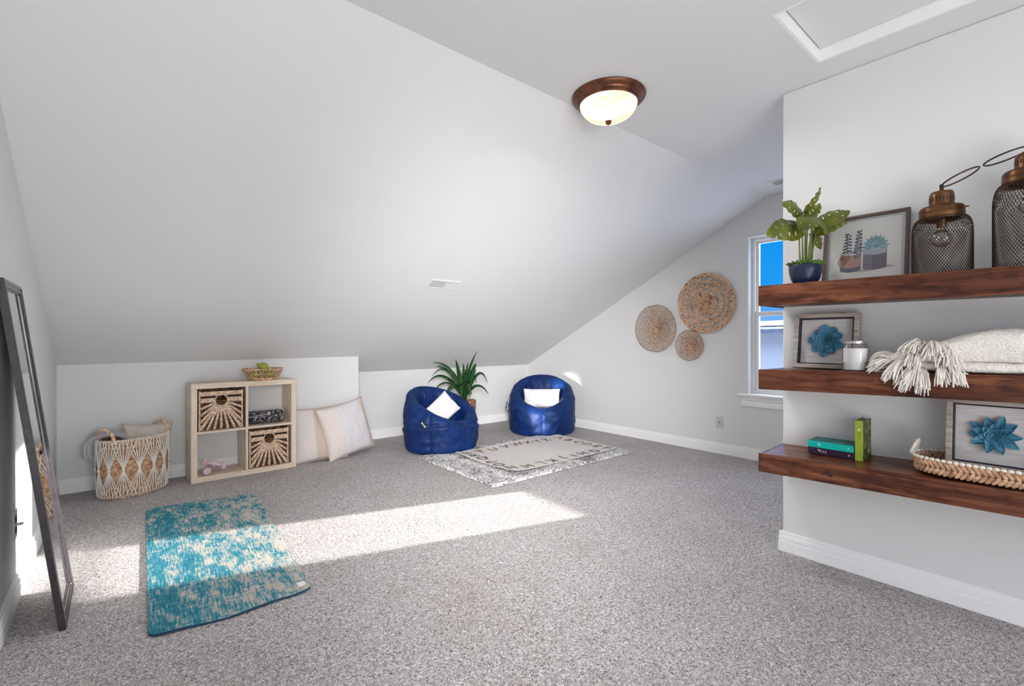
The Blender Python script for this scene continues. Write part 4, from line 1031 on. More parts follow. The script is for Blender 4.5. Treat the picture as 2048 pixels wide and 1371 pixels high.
# ------------------------------------------------------------------ floating shelves
def zoff(i, y):
    return {0: 1.363 - (0.992-y)*0.006, 1: 0.957 + (0.992-y)*0.023, 2: 0.549 + (0.992-y)*0.029}[i]
XF = 2.392
SH_END, SH_Y0 = 0.992, -1.35
labels = ['stained wooden floating shelf, topmost of three, carrying lanterns', 'stained wooden floating shelf, middle of three, carrying the blanket', 'stained wooden floating shelf, lowest of three, carrying books and tray']
for i in range(3):
    o = thing('floating_shelf', labels[i], 'shelf', (0, 0, 0), group='floating shelves on the shelf wall')
    back = (0.0, 0.0, 0.012)[i]
    def sbox(c, x0, x1, y0, y1, a0, a1):
        # a0,a1 = offsets below the top surface
        vs = []
        for z_ in (a0, a1):
            for (x, y) in ((x0, y0), (x1, y0), (x1, y1), (x0, y1)):
                vs.append((x, y, zoff(i, y) + back*(x-XF)/0.287 - z_))
        c.add(vs, [(0,1,2,3), (7,6,5,4), (0,4,5,1), (1,5,6,2), (2,6,7,3), (3,7,4,0)])
    th = (0.098, 0.095, 0.087)[i]
    c = MB(); sbox(c, XF, XF+0.020, SH_Y0, SH_END, -0.001, th); c.build('front_board', m_shelf, o, smooth=False, bevel=0.002)
    c = MB(); sbox(c, XF+0.0205, XF+0.150, SH_Y0, SH_END-0.010, 0.003, 0.024); c.build('top_board', m_shelftop, o, smooth=False, bevel=0.001)
    c = MB(); sbox(c, XF+0.1515, XS-0.0005, SH_Y0, SH_END-0.010, 0.003, 0.024); c.build('top_board', m_shelftop, o, smooth=False, bevel=0.001)
    c = MB(); sbox(c, XF+0.0205, XS-0.0005, SH_END-0.0095, SH_END-0.002, 0.002, th-0.002); c.build('end_board', m_shelf, o, smooth=False)
    c = MB(); sbox(c, XF+0.0205, XS-0.0005, SH_Y0, SH_END-0.01, th-0.024, th-0.008); c.build('bottom_board', m_shelf, o, smooth=False)
    # knots on the face of the board
    spots = {0: [(0.30, 0.055, 0.006)], 1: [(0.155, 0.040, 0.009), (0.54, 0.03, 0.004)], 2: [(0.70, 0.040, 0.015), (0.69, 0.05, 0.010), (0.715, 0.045, 0.009)]}[i]
    for (y, dz, r) in spots:
        MB(Matrix.Translation((XF-0.0004, y, zoff(i, y)-dz))).ball((0, 0, 0), (0.0008, r, r*0.75), 14, 8).build('knot', m_knot, o, auto=0)

# ------------------------------------------------------------------ top shelf
Z1 = lambda y: zoff(0, y)
# monstera in navy pot
MX, MY = 2.475, 0.815
o = thing('potted_monstera', 'small monstera in a navy pot at the left end of the top shelf', 'potted plant', (MX, MY, Z1(MY)-0.002))
MB().lathe([(0, 0.0), (0.042, 0.0), (0.048, 0.004), (0.060, 0.030), (0.067, 0.060), (0.068, 0.088), (0.066, 0.091), (0.063, 0.088), (0.060, 0.070), (0, 0.068)], 40).build('pot', m_navy, o, auto=50)
c = MB(); rs = random.Random(2)
for i in range(330):
    a = rs.uniform(0, 2*PI); r = 0.060*math.sqrt(rs.random()); L_ = rs.uniform(0.008, 0.03)
    b = Vector((r*math.cos(a), r*math.sin(a), 0.082+0.012*rs.random())); d = Vector((math.cos(a)*r*9+rs.uniform(-.5, .5), math.sin(a)*r*9+rs.uniform(-.5, .5), rs.uniform(0.3, 1.3))).normalized()
    if rs.random() < 0.25: d = (d + rh*1.2).normalized(); L_ *= 1.6
    c.tube([b, b+d*L_*0.5, b+d*L_+Vector((0, 0, -0.003))], [0.0028, 0.004, 0.0015], 5)
c.build('moss', m_moss, o, auto=0)
def monstera(parent, base, attach, tip, nrm, w, seed, stem_mid=None):
    """leaf blade from attach to tip with slots between the veins, plus its stalk"""
    A = Vector(attach); B = Vector(tip); d = B-A; L_ = d.length; d.normalize(); nrm = Vector(nrm); side = d.cross(nrm).normalized(); nr = side.cross(d).normalized()
    NS, NT = 96, 60; rs = random.Random(seed)
    slots = []
    for sd in (-1, 1):
        for k in range(3):
            s0 = 0.24+0.20*k+rs.uniform(-.03, .03)
            slots.append((sd, s0, s0+0.034, 0.34, 0.34+rs.uniform(0.22, 0.36)))
            if rs.random() < 0.4: slots.append((sd, s0+0.095, s0+0.125, 0.60, 1.01))
    def pt(s, t):
        wl = w*(math.sin(PI*min(1, (s*0.93+0.07))**0.72)**0.75 if s < 1 else 0)
        x = abs(t); sx = s + 0.0
        p = A + d*L_*(s*(1) - 0.10*math.exp(-(s/0.08)**2)*x + 0.10*x*(1-s)*s*2) + side*t*wl
        p += nr*(0.10*L_*math.sin(PI*s) + 0.22*wl*x*x*-1 + 0.05*L_*(s-0.5)*(s-0.5)*-2 + 0.010*math.sin(s*26)*x*x*0.25)
        return p
    vs = [pt(i/NS, j/NT*2-1) for i in range(NS+1) for j in range(NT+1)]
    fs = []
    for i in range(NS):
        for j in range(NT):
            s = (i+0.5)/NS; t = (j+0.5)/NT*2-1
            # slots shift forward along the slanted veins
            if any((t > 0) == (sd > 0) and ((s-(s0+s1)/2-0.06*abs(t))/((s1-s0)*0.62))**2 + ((abs(t)-(a0+a1)/2)/((a1-a0)*0.56))**2 < 1 for sd, s0, s1, a0, a1 in slots): continue
            fs.append((i*(NT+1)+j, (i+1)*(NT+1)+j, (i+1)*(NT+1)+j+1, i*(NT+1)+j+1))
    c = MB(); c.add(vs, fs); lf = c.build('leaf', m_leaf, parent, auto=0); so = lf.modifiers.new('thick', 'SOLIDIFY'); so.thickness = 0.0010
    c = MB(); c.tube([pt(s/10, 0)+nr*0.0006 for s in range(10)], 0.0011, 4)
    for sd in (-1, 1):
        for k in range(5):
            s = 0.14+0.165*k; c.tube([pt(min(1, s+0.05*q/4), sd*q/4*0.92)+nr*0.0006 for q in range(5)], 0.0006, 4)
    c.build('veins', m_stem, lf, auto=0)
    c = MB(); c.tube(bez([base, stem_mid or (Vector(base)*0.4+A*0.6), A], 8), [0.0042]*4+[0.0034]*5, 7); c.build('stalk', m_stem, parent, auto=0)
V = lambda r, f_, z: tuple(L3(r, f_, z))
# picture-plane offsets: right, toward viewer, up from the pot base
monstera(o, V(-0.02, 0, 0.07), V(-0.045, 0.03, 0.262), V(-0.225, 0.085, 0.215), V(-0.05, 1.0, 0.35), 0.062, 1, V(-0.03, 0, 0.15))
monstera(o, V(0.0, 0.01, 0.07), V(0.005, 0.05, 0.310), V(-0.095, 0.12, 0.225), V(-0.4, 1.0, 0.35), 0.050, 3)
monstera(o, V(0.01, 0.01, 0.07), V(0.030, 0.01, 0.325), V(0.045, 0.09, 0.215), V(0.6, 1.0, 0.2), 0.050, 5)
monstera(o, V(0.02, 0, 0.07), V(0.055, -0.01, 0.265), V(0.195, 0.02, 0.345), V(0.0, 0.8, 0.75), 0.050, 6)
monstera(o, V(0.025, -0.01, 0.07), V(0.050, 0.0, 0.245), V(0.165, 0.05, 0.285), V(0.1, 0.7, 0.8), 0.042, 8)
monstera(o, V(-0.005, -0.01, 0.07), V(-0.015, 0.0, 0.330), V(-0.125, 0.03, 0.375), V(-0.1, 1.0, 0.5), 0.046, 10)
monstera(o, V(0.0, 0.0, 0.07), V(0.0, 0.0, 0.335), V(0.050, 0.04, 0.445), V(0.8, 0.8, 0.0), 0.036, 11)
monstera(o, V(0.0, 0.0, 0.07), V(0.025, -0.02, 0.315), V(0.060, 0.02, 0.375), V(0.5, 1.0, 0.1), 0.036, 17)
monstera(o, V(0.03, 0.0, 0.07), V(0.045, -0.015, 0.245), V(0.10, -0.035, 0.175), V(0.2, 1.0, 0.3), 0.034, 14)

# leaning framed watercolour
FY0, FY1 = 0.462, 0.785; FWd, FHt = FY1-FY0, 0.325
def lean_m(x, y, z, ang): return Matrix.Translation((x, y, z)) @ Matrix.Rotation(ang, 4, 'Y')
# local frame: y 0..w runs toward +Y (picture left), z up, x=0 front face, +x back
o = thing('framed_print', 'dark framed watercolour of two potted succulents on the top shelf', 'picture', (2.592, FY0, Z1(0.6)-0.001)); o.rotation_euler = (0, math.radians(9), 0)
def mitre(c, w, h, fw, d0, d1, lip=0.0):
    pr = [(0, d1), (0, d0+0.002), (0.003, d0), (fw-0.003, d0), (fw, d0+0.002), (fw, d1)]; n = len(pr); vs = []
    for (cy, cz, sy, sz) in ((0, 0, 1, 1), (w, 0, -1, 1), (w, h, -1, -1), (0, h, 1, -1)): vs += [(d, cy+sy*q, cz+sz*q) for q, d in pr]
    c.add(vs, [(k*n+i, k*n+(i+1) % n, ((k+1) % 4)*n+(i+1) % n, ((k+1) % 4)*n+i) for k in range(4) for i in range(n)])
c = MB(); mitre(c, FWd, FHt, 0.014, 0, 0.022); c.build('frame', m_frame1, o, smooth=False)
MB().box((0.012, 0.012, 0.012), (0.014, FWd-0.012, FHt-0.012)).build('mount', m_mat_w, o, smooth=False)
rs = random.Random(4); pts = []
m0 = 0.026
def edge(a, b, n=26): return [(a[0]+(b[0]-a[0])*i/n + rs.uniform(-.0012, .0012), a[1]+(b[1]-a[1])*i/n + rs.uniform(-.0012, .0012)) for i in range(n)]
qs = [(m0, m0), (FWd-m0, m0), (FWd-m0, FHt-m0), (m0, FHt-m0)]
for i in range(4): pts += edge(qs[i], qs[(i+1) % 4])
pic = MB().poly(pts, 0.0118, 0.0100, 'X').build('paper', m_paper, o, smooth=False)
# painted shapes (picture coordinates: px 0..1 left to right, pz 0..1 bottom to top of the paper)
PW, PH = FWd-2*m0, FHt-2*m0
def pp_(x, z): return (m0 + PW*(1-x), m0 + PH*z)
paintc = {'pot1': (0.50, 0.30, 0.25), 'pot1d': (0.42, 0.24, 0.21), 'band1': (0.11, 0.13, 0.17), 'pot2': (0.13, 0.105, 0.15), 'pot2l': (0.19, 0.165, 0.21), 'band2': (0.46, 0.47, 0.54), 'leafd': (0.10, 0.105, 0.15), 'leafp': (0.14, 0.07, 0.11), 'leafg': (0.20, 0.27, 0.33), 'teal': (0.16, 0.38, 0.45), 'teal2': (0.29, 0.52, 0.57), 'ink': (0.045, 0.04, 0.07), 'shade': (0.52, 0.50, 0.47)}
pk = list(paintc); pms = [M('watercolour_'+k, paintc[k], 0.8) for k in pk]
c = MB(); lay = [0.0]
def shape(key, pts2):
    lay[0] += 0.00004; c.cur = pk.index(key); q = [pp_(*p) for p in pts2]
    c.add([(0.0099-lay[0], y, z) for y, z in q], [tuple(range(len(q)))])
def ell(key, cx, cz, rx, rz, rot=0.0, n=16):
    shape(key, [(cx+rx*math.cos(2*PI*i/n)*math.cos(rot)-rz*math.sin(2*PI*i/n)*math.sin(rot), cz+rx*math.cos(2*PI*i/n)*math.sin(rot)+rz*math.sin(2*PI*i/n)*math.cos(rot)) for i in range(n)])
def stroke(key, p, w):
    q0, q1 = [], []
    for i in range(len(p)):
        a = Vector(p[max(0, i-1)]); b = Vector(p[min(len(p)-1, i+1)]); d = (b-a).normalized(); n_ = Vector((-d.y, d.x))
        q0.append(tuple(Vector(p[i])+n_*w)); q1.append(tuple(Vector(p[i])-n_*w))
    shape(key, q0+q1[::-1])
def potshape(key, x0, x1, z0, z1, dip=0.018, bot=0.03):
    n = 10
    shape(key, [(x0+(x1-x0)*i/n, z1-dip*math.sin(PI*i/n)) for i in range(n+1)] + [(x1-(x1-x0)*i/n, z0-bot*math.sin(PI*i/n)) for i in range(n+1)])
shape('shade', [(0.18, 0.13), (0.5, 0.10), (0.95, 0.16), (0.80, 0.20), (0.5, 0.14)])
potshape('pot1', 0.165, 0.465, 0.14, 0.43); potshape('pot1d', 0.165, 0.235, 0.15, 0.42, 0.005, 0.01); potshape('band1', 0.165, 0.465, 0.14, 0.215, 0.03)
stroke('ink', [(0.20, 0.39), (0.155, 0.36), (0.135, 0.31), (0.15, 0.26), (0.165, 0.235)], 0.006); stroke('ink', [(0.165, 0.43), (0.24, 0.445), (0.40, 0.445), (0.465, 0.43)], 0.004)
potshape('pot2', 0.495, 0.81, 0.155, 0.43); potshape('pot2l', 0.495, 0.62, 0.15, 0.41, 0.01, 0.02); potshape('band2', 0.495, 0.81, 0.40, 0.495, 0.02, -0.01+0.03)
stroke('ink', [(0.495, 0.49), (0.495, 0.155)], 0.003); stroke('ink', [(0.81, 0.49), (0.81, 0.155)], 0.003)
stroke('ink', [(0.275, 0.43), (0.255, 0.55), (0.265, 0.66), (0.245, 0.77)], 0.005)
for k in range(6):
    z = 0.47+k*0.055; r = 0.045-0.004*k
    ell('leafd', 0.222+0.004*k, z+0.005, r, 0.014, 0.35); ell('leafg' if k % 2 else 'leafd', 0.302-0.002*k, z+0.015, r, 0.014, -0.45+PI)
ell('leafd', 0.235, 0.79, 0.012, 0.02, 0.4); ell('leafd', 0.26, 0.79, 0.012, 0.02, -0.5)
stroke('ink', [(0.40, 0.42), (0.41, 0.6), (0.43, 0.82)], 0.006)
for k in range(7):
    z = 0.46+k*0.058; ell(('leafd', 'leafp', 'leafg')[k % 3], 0.378+0.005*k, z, 0.038-0.003*k, 0.026-0.001*k, 0.5); ell(('leafg', 'leafd', 'leafp')[k % 3], 0.448, z+0.012, 0.036-0.003*k, 0.026-0.001*k, -0.5)
ell('leafg', 0.40, 0.50, 0.045, 0.04); ell('leafg', 0.425, 0.40, 0.04, 0.038); ell('leafd', 0.385, 0.375, 0.02, 0.03)
for ring_, (n_, R_, Lk) in enumerate(((9, 0.17, 'teal'), (8, 0.135, 'teal2'), (7, 0.10, 'teal'), (5, 0.07, 'teal2'))):
    for k in range(n_):
        a = PI*(0.02+0.96*k/(n_-1)); cx, cz = 0.655, 0.50+0.015*ring_
        tx, tz = cx+R_*1.12*math.cos(a), cz+R_*1.25*math.sin(a)+0.012
        mx_, mz_ = (cx+tx)/2, (cz+tz)/2; px_, pz_ = -math.sin(a)*0.030, math.cos(a)*0.030
        shape('ink', [(cx, cz-0.003), (mx_+px_*1.15, mz_+pz_*1.15), (tx*1.002, tz+0.004), (mx_-px_*1.15, mz_-pz_*1.15)])
        shape(Lk, [(cx, cz), (mx_+px_, mz_+pz_), (tx, tz), (mx_-px_, mz_-pz_)])
for k, xx in enumerate((0.57, 0.625, 0.685, 0.74)): ell(('teal', 'teal2')[k % 2], xx, 0.50, 0.045, 0.016, 0.15*(k-1.5))
c.build('painting', pms, pic, smooth=False)
MB().box((0.0045, 0.013, 0.013), (0.0055, FWd-0.013, FHt-0.013)).build('glass_pane', m_clear, o, smooth=False)

# lanterns
def lantern(loc, R_, HBd, label, ringdir, rz=0.0):
    o = thing('lantern', label, 'lantern', loc, rz)
    def prof(t):   # body profile, t 0 bottom .. 1 neck
        z = HBd*t
        if t < 0.06: r = R_*(0.93+0.07*math.sin(t/0.06*PI/2))
        elif t < 0.74: r = R_
        else:
            q = (t-0.74)/0.26; r = R_*(0.64+0.36*math.cos(q*PI/2)**0.65) if q < 1 else R_*0.64
            z = HBd*(0.74+0.26*math.sin(q*PI/2)**1.0)
        return r, z
    NW = int(R_/0.095*62); NS_ = 30
    c = MB()
    for dr in (-1, 1):
        for i in range(NW):
            a0 = 2*PI*i/NW; pts = []
            for q in range(NS_+1):
                t = q/NS_; r, z = prof(t); a = a0 + dr*t*HBd*0.62/R_
                pts.append((r*math.cos(a), r*math.sin(a), z))
            c.tube(pts, 0.00095, 3, caps=False)
    c.build('wire_mesh', m_wire, o, auto=0)
    c = MB(); c.tube([(R_*0.93*math.cos(2*PI*i/60), R_*0.93*math.sin(2*PI*i/60), 0.002) for i in range(60)], 0.003, 6, closed=True)
    c.lathe([(0, 0.001), (R_*0.93, 0.001), (R_*0.93, 0.004), (0, 0.004)], 48)
    c.build('base_ring', m_wire, o, auto=0)
    h0 = HBd-0.006
    MB().lathe([(R_*0.60, h0), (R_*0.76, h0-0.004), (R_*0.77, h0+0.004), (R_*0.765, h0+0.020), (R_*0.745, h0+0.023), (R_*0.745, h0+0.025), (R_*0.76, h0+0.027), (R_*0.75, h0+0.041), (R_*0.70, h0+0.048), (R_*0.44, h0+0.053), (R_*0.42, h0+0.056)], 56).build('collar', m_lant, o, auto=25)
    cap = MB().lathe([(R_*0.42, h0+0.054), (R_*0.42, h0+0.090), (R_*0.405, h0+0.101), (R_*0.36, h0+0.108), (0, h0+0.111)], 48).build('cap', m_lant, o, auto=25)
    c = MB()
    for i in range(22):
        a = 2*PI*i/22; c.X = Matrix.Rotation(a, 4, 'Z'); c.box((R_*0.419, -0.0020, h0+0.066+0.004*(i % 2)), (R_*0.4225, 0.0020, h0+0.086)); 
    c.build('vent_slots', m_hole, cap, smooth=False)
    MB(Matrix.Rotation(-PI/2, 4, 'Z')).tube([(R_*0.73, 0, h0+0.036), (R_*0.86, 0, h0+0.036)], 0.0028, 8).build('latch_pin', m_lant, o)
    hp = h0+0.111
    c = MB(); c.tube([(0, 0, hp-0.002), (0, 0, hp+0.026)], 0.0068, 10); rd = Vector(ringdir).normalized(); sd = rd.cross(Vector((0, 0, 1))).normalized()
    c.tube([Vector((0, 0, hp+0.020))-sd*0.014, Vector((0, 0, hp+0.020))+sd*0.014], 0.0055, 8)
    c.build('ring_post', m_wire, o, auto=30)
    c = MB(); cc_ = Vector((0, 0, hp+0.020)); a_ = R_*0.64
    c.tube([cc_ + rd*(a_ - a_*math.cos(2*PI*i/48)) + sd*a_*0.80*math.sin(2*PI*i/48) for i in range(48)], 0.0030, 8, closed=True)
    c.build('carry_ring', m_wire, o, auto=0)
    MB().lathe([(0, h0), (0.016, h0), (0.0165, h0-0.030), (0.0150, h0-0.034), (0, h0-0.036)], 20).build('socket', m_lant, o, auto=30)
    zb = h0-0.036
    b = MB().lathe([(0.013, zb), (0.0135, zb-0.005)] + [(0.036*math.sin(q), zb-0.042+0.036*math.cos(q)) for q in [0.42+i*(PI-0.42)/14 for i in range(15)]], 28).build('bulb', m_bulb, o, auto=0)
    c = MB(); pts = [(0.010*math.cos(i*0.9), 0.010*math.sin(i*0.9), zb-0.035-0.012*math.sin(i*0.45)**2) for i in range(22)]; c.tube(pts, 0.0006, 4); c.build('filament', m_steel, b, auto=0)
    return o
lantern((2.530, 0.345, Z1(0.345)-0.001), 0.092, 0.232, 'shorter copper capped wire mesh lantern beside the framed print', (0, -0.92, 0.40), 0)
lantern((2.535, 0.105, Z1(0.105)-0.001), 0.098, 0.318, 'taller copper capped wire mesh lantern at the right end of the top shelf', (0, 0.96, -0.26), 0)

# ------------------------------------------------------------------ shadow boxes with paper succulents
m_glassf = m_clear
def petal_flower(parent, R_, pointed, seed, X):
    rs = random.Random(seed); c = MB(X)
    rings = [(10 if pointed else 9, 1.0, 0.06, 0.0), (8, 0.80, 0.34, 0.006), (7, 0.62, 0.62, 0.010), (6, 0.44, 0.90, 0.014), (5, 0.29, 1.15, 0.017), (4, 0.17, 1.35, 0.019)]
    for ri, (n, rr, tilt, h0) in enumerate(rings):
        L_ = R_*rr; W_ = R_*(0.235 if pointed else 0.255)*(0.45+0.55*rr)
        for k in range(n):
            a = 2*PI*k/n + ri*0.37 + rs.uniform(-.07, .07); tl = tilt + rs.uniform(-.08, .08); LL = L_*rs.uniform(0.90, 1.04)
            tw_k = rs.uniform(-0.25, 0.25)*(1 if pointed else 0.3)
            ca, sa = math.cos(a), math.sin(a)
            def f(u, v):
                s = u; t = v*2-1
                if pointed: wl = W_*(max(0.0, math.sin(PI*min(1, 0.10+0.90*s)))**0.75)*(1-0.25*s)
                else: wl = W_*(0.35+0.65*min(1, s/0.55))*math.sqrt(max(0.0, 1-(max(0, s-0.62)/0.38)**2.2))
                if s >= 1: wl = W_*0.02
                r = LL*(0.10 + 0.90*s)*math.cos(tl*0.75*s); h = h0 + LL*s*math.sin(tl)*0.70 + (0.75 if pointed else 0.28)*abs(t)**2*wl + tw_k*t*wl
                h += 0.10*LL*s*s if pointed else 0.05*LL*s*s; h = max(h, 0.0005)
                y = t*wl
                return (r*ca-y*sa, r*sa+y*ca, h)
            c.grid(f, 16, 8)
    fl = c.build('paper_flower', m_petal, parent, auto=0); so = fl.modifiers.new('t', 'SOLIDIFY'); so.thickness = 0.0008
    return fl
def shadowbox(loc, ang, w, h, label, fr, pointed, seed, cy=0.5, cz=0.5):
    o = thing('shadow_box', label, 'shadow box', loc); o.rotation_euler = (0, ang, 0)
    fw_ = 0.021; d = 0.042
    c = MB(); mitre(c, w, h, fw_, 0, d); c.build('frame', m_greywood, o, smooth=False)
    c = MB(); mitre(c, w-2*fw_, h-2*fw_, 0.005, 0.003, d-0.006); c.v = [p + Vector((0, fw_, fw_)) for p in c.v]; c.build('dark_liner', m_lining, o, smooth=False)
    MB().box((d-0.010, fw_, fw_), (d-0.002, w-fw_, h-fw_)).build('linen_backing', m_linen, o, smooth=False)
    X = Matrix.Translation((d-0.012, w*cy, h*cz)) @ Matrix(((0, 0, -1, 0), (1, 0, 0, 0), (0, 1, 0, 0), (0, 0, 0, 1)))
    petal_flower(o, fr, pointed, seed, X)
    return o
Z2 = lambda y: zoff(1, y); Z3 = lambda y: zoff(2, y)
shadowbox((2.588, 0.640, Z2(0.77)+0.003), math.radians(8), 0.272, 0.268, 'grey wood shadow box with round-petalled blue paper flower on the middle shelf', 0.078, False, 5, 0.50, 0.51)

# candle jar
o = thing('candle_jar', 'white candle in a glass jar with a silver lid on the middle shelf', 'candle', (2.462, 0.615, Z2(0.615)+0.001))
MB().lathe([(0, 0.0), (0.044, 0.0), (0.047, 0.004), (0.047, 0.108), (0.044, 0.115), (0.039, 0.118), (0.039, 0.114), (0.043, 0.106), (0.0445, 0.006), (0, 0.004)], 48).build('glass_jar', m_clear, o, auto=30)
MB().lathe([(0, 0.005), (0.0440, 0.006), (0.0440, 0.098), (0, 0.097)], 48).build('wax', m_wax, o, auto=30)
MB().lathe([(0, 0.118), (0.040, 0.118), (0.041, 0.120), (0.041, 0.129), (0.039, 0.131), (0, 0.131)], 48).build('lid', m_steel, o, auto=30)

# folded blanket with tassels
o = thing('fringed_blanket', 'cream fleece blanket folded on the middle shelf with fringe over the edge', 'blanket', (0, 0, 0))
def blob(c, y0, y1, cx, hw, zb, zt, seed, ny=110, na=48, topf=None):
    def f(u, v):
        y = y0+(y1-y0)*u; a = 2*PI*v; e = min(1, min(u, 1-u)/0.06); e = max(0.02, math.sin(e*PI/2)**0.5)
        ca, sa = math.cos(a), math.sin(a); ex = lambda q: math.copysign(abs(q)**0.62, q)
        t_ = topf(y) if topf else zt
        hz_ = (t_-zb)/2; x = cx + hw*ex(ca)*e; z = zb+hz_ + hz_*ex(sa)*e
        dn = 0.008*nz((x*9, y*9, z*9), 1, seed)+0.0035*nz((x*60, y*60, z*60), 1, seed)+0.0022*nz((x*140, y*140, z*140), 1, seed)
        x += dn*ca; z += dn*sa*(1 if sa > 0 else 0.2)
        return (min(x, XS-0.004), y, max(z, Z2(y)+0.002))
    c.grid(f, ny, na, wv=True)
c = MB(); blob(c, -0.45, 0.455, 2.520, 0.120, Z2(0.2), 1.022, 3); c.build('lower_fold', m_blanket, o, auto=0)
c = MB(); blob(c, -0.45, 0.520, 2.522, 0.118, 1.006, 1.14, 7, topf=lambda y: 1.006 + 0.128*(1-0.75*max(0, (y-0.20)/0.32)**1.2)+0.008*math.sin(y*12)); c.build('upper_fold', m_blanket, o, auto=0)
c = MB(); rs = random.Random(31)
def tassel(root, direction, L_, n, spread, droop, r=0.0024, rsp=0.012):
    root = Vector(root); d = Vector(direction).normalized()
    for i in range(n):
        b = root + Vector((rs.uniform(-rsp, rsp), rs.uniform(-rsp, rsp), rs.uniform(-rsp*0.6, rsp*0.6)))
        dd = (d + Vector((rs.gauss(0, spread), rs.gauss(0, spread), rs.gauss(0, spread*0.8)))).normalized(); LL = L_*rs.uniform(0.75, 1.12)
        e_ = b+dd*LL+Vector((0, 0, -droop*LL*rs.uniform(0.8, 1.2)))
        pts = bez([b, b+dd*LL*0.5+Vector((0, 0, 0.008)), e_ + Vector((rs.uniform(-.004, .004), rs.uniform(-.004, .004), 0))], 6)
        # fringe lies on the shelf or hangs in front of it, never inside
        q2 = []
        for q in pts:
            zt_ = Z2(q.y)+0.003
            if q.x > XF-0.008 and q.z < zt_: q.z = zt_
            q2.append(q)
        c.tube(q2, [r]*6+[r*0.8], 5)
# along the left end and over the front edge
tassel((2.44, 0.470, 0.995), (-0.3, 0.95, -0.10), 0.085, 60, 0.18, 0.12)
tassel((2.43, 0.475, 1.015), (-0.5, 0.85, 0.0), 0.075, 55, 0.20, 0.35)
tassel((2.47, 0.490, 1.035), (-0.2, 0.9, 0.05), 0.075, 50, 0.22, 0.35)
tassel((2.41, 0.445, 1.015), (-0.75, 0.45, -0.30), 0.075, 55, 0.20, 0.55)
tassel((2.405, 0.405, 0.995), (-0.6, 0.35, -0.6), 0.085, 75, 0.17, 0.30)
tassel((2.400, 0.385, 0.985), (-0.55, -0.05, -0.8), 0.075, 60, 0.17, 0.25)
tassel((2.400, 0.325, 1.000), (-0.6, -0.10, -0.6), 0.062, 55, 0.18, 0.35)
tassel((2.400, 0.290, 0.995), (-0.5, -0.25, -0.7), 0.055, 50, 0.18, 0.3)
tassel((2.46, 0.400, 1.085), (-0.65, 0.25, 0.15), 0.085, 70, 0.22, 0.55)
tassel((2.45, 0.355, 1.085), (-0.75, -0.05, 0.05), 0.085, 80, 0.20, 0.65)
tassel((2.42, 0.315, 1.065), (-0.6, -0.25, -0.35), 0.070, 60, 0.20, 0.45)
tassel((2.415, 0.400, 1.045), (-0.7, 0.15, -0.2), 0.060, 50, 0.25, 0.5)
c.build('fringe', m_yarn, o, auto=0)['kind'] = 'stuff'

# ------------------------------------------------------------------ lowest shelf: books, tray, shadow box
def cover_mat(name, base, mark, sc, thr, mark2=None):
    m = M(name, base, 0.45); v = coords(m, (1, 1, 1)); n = nd(m, 'ShaderNodeTexNoise', Scale=sc, Detail=2, Distortion=1.0); lk(m, v, n.inputs['Vector'])
    lk(m, ramp(m, n.outputs[0], [(0.0, base), (thr, base), (thr+0.05, mark), (1, mark)]), bsdf(m).inputs['Base Color']); return m
def book(loc, rz, L_, Wd, Th, cover, spine, label, marks, upright=False):
    """flat book: spine faces -x, length along y"""
    o = thing('book', label, 'book', loc, rz)
    X = Matrix() if not upright else Matrix.Rotation(PI/2, 4, 'X') @ Matrix.Rotation(0, 4, 'Z')
    def bx(c, a, b):
        if not upright: c.box(a, b)
        else: c.box((a[0], a[2], a[1]), (b[0], b[2], b[1]))
    c = MB(); bx(c, (0.0015, 0, Th-0.0025), (Wd, L_, Th)); c.build('cover', cover, o, smooth=False, bevel=0.0006)
    c = MB(); bx(c, (0.0015, 0, 0), (Wd, L_, 0.0025)); c.build('cover', cover, o, smooth=False, bevel=0.0006)
    c = MB(); bx(c, (0, 0, 0), (0.0025, L_, Th)); sp_ = c.build('spine', spine, o, smooth=False, bevel=0.0006)
    c = MB(); bx(c, (0.0026, 0.003, 0.0026), (Wd-0.004, L_-0.003, Th-0.0026)); c.build('pages', m_pages, o, smooth=False)
    c = MB()
    for (kind, yy, zz, s_) in marks:
        def P3(y, z): return (-0.0004, y, z) if not upright else (-0.0004, z, y)
        if kind == 'dot':
            n_ = 10; c.add([P3(yy+s_*math.cos(2*PI*i/n_)*0.8, zz+s_*math.sin(2*PI*i/n_)) for i in range(n_)], [tuple(range(n_))])
        else:
            c.add([P3(yy-0.0008, zz-s_), P3(yy+0.0008, zz-s_), P3(yy+0.0008, zz+s_), P3(yy-0.0008, zz+s_)], [(0, 1, 2, 3)])
    c.build('spine_print', m_cord, sp_, smooth=False)
    return o
m_pages = M('book_pages', (0.45, 0.32, 0.27), 0.9)
m_teal = cover_mat('teal_cover', (0.0, 0.22, 0.22), (0.30, 0.38, 0.30), 14, 0.60); m_teals = M('teal_spine', (0.0, 0.53, 0.46), 0.4)
m_purp = M('aubergine_cover', (0.035, 0.014, 0.045), 0.4)
m_green = cover_mat('green_cover', (0.045, 0.07, 0.005), (0.20, 0.25, 0.02), 40, 0.52); m_greens = M('lime_spine', (0.33, 0.44, 0.04), 0.4)
ZB = Z3(0.73)+0.006
book((2.535, 0.638, ZB), 0, 0.184, 0.128, 0.030, m_purp, m_purp, 'dark purple book lying flat under the teal book', [('dot', 0.135, 0.017, 0.005), ('dot', 0.142, 0.021, 0.0035), ('bar', 0.126, 0.015, 0.006), ('bar', 0.121, 0.015, 0.007), ('bar', 0.114, 0.015, 0.006), ('bar', 0.110, 0.015, 0.005), ('dot', 0.020, 0.015, 0.004), ('dot', 0.171, 0.024, 0.0015)])
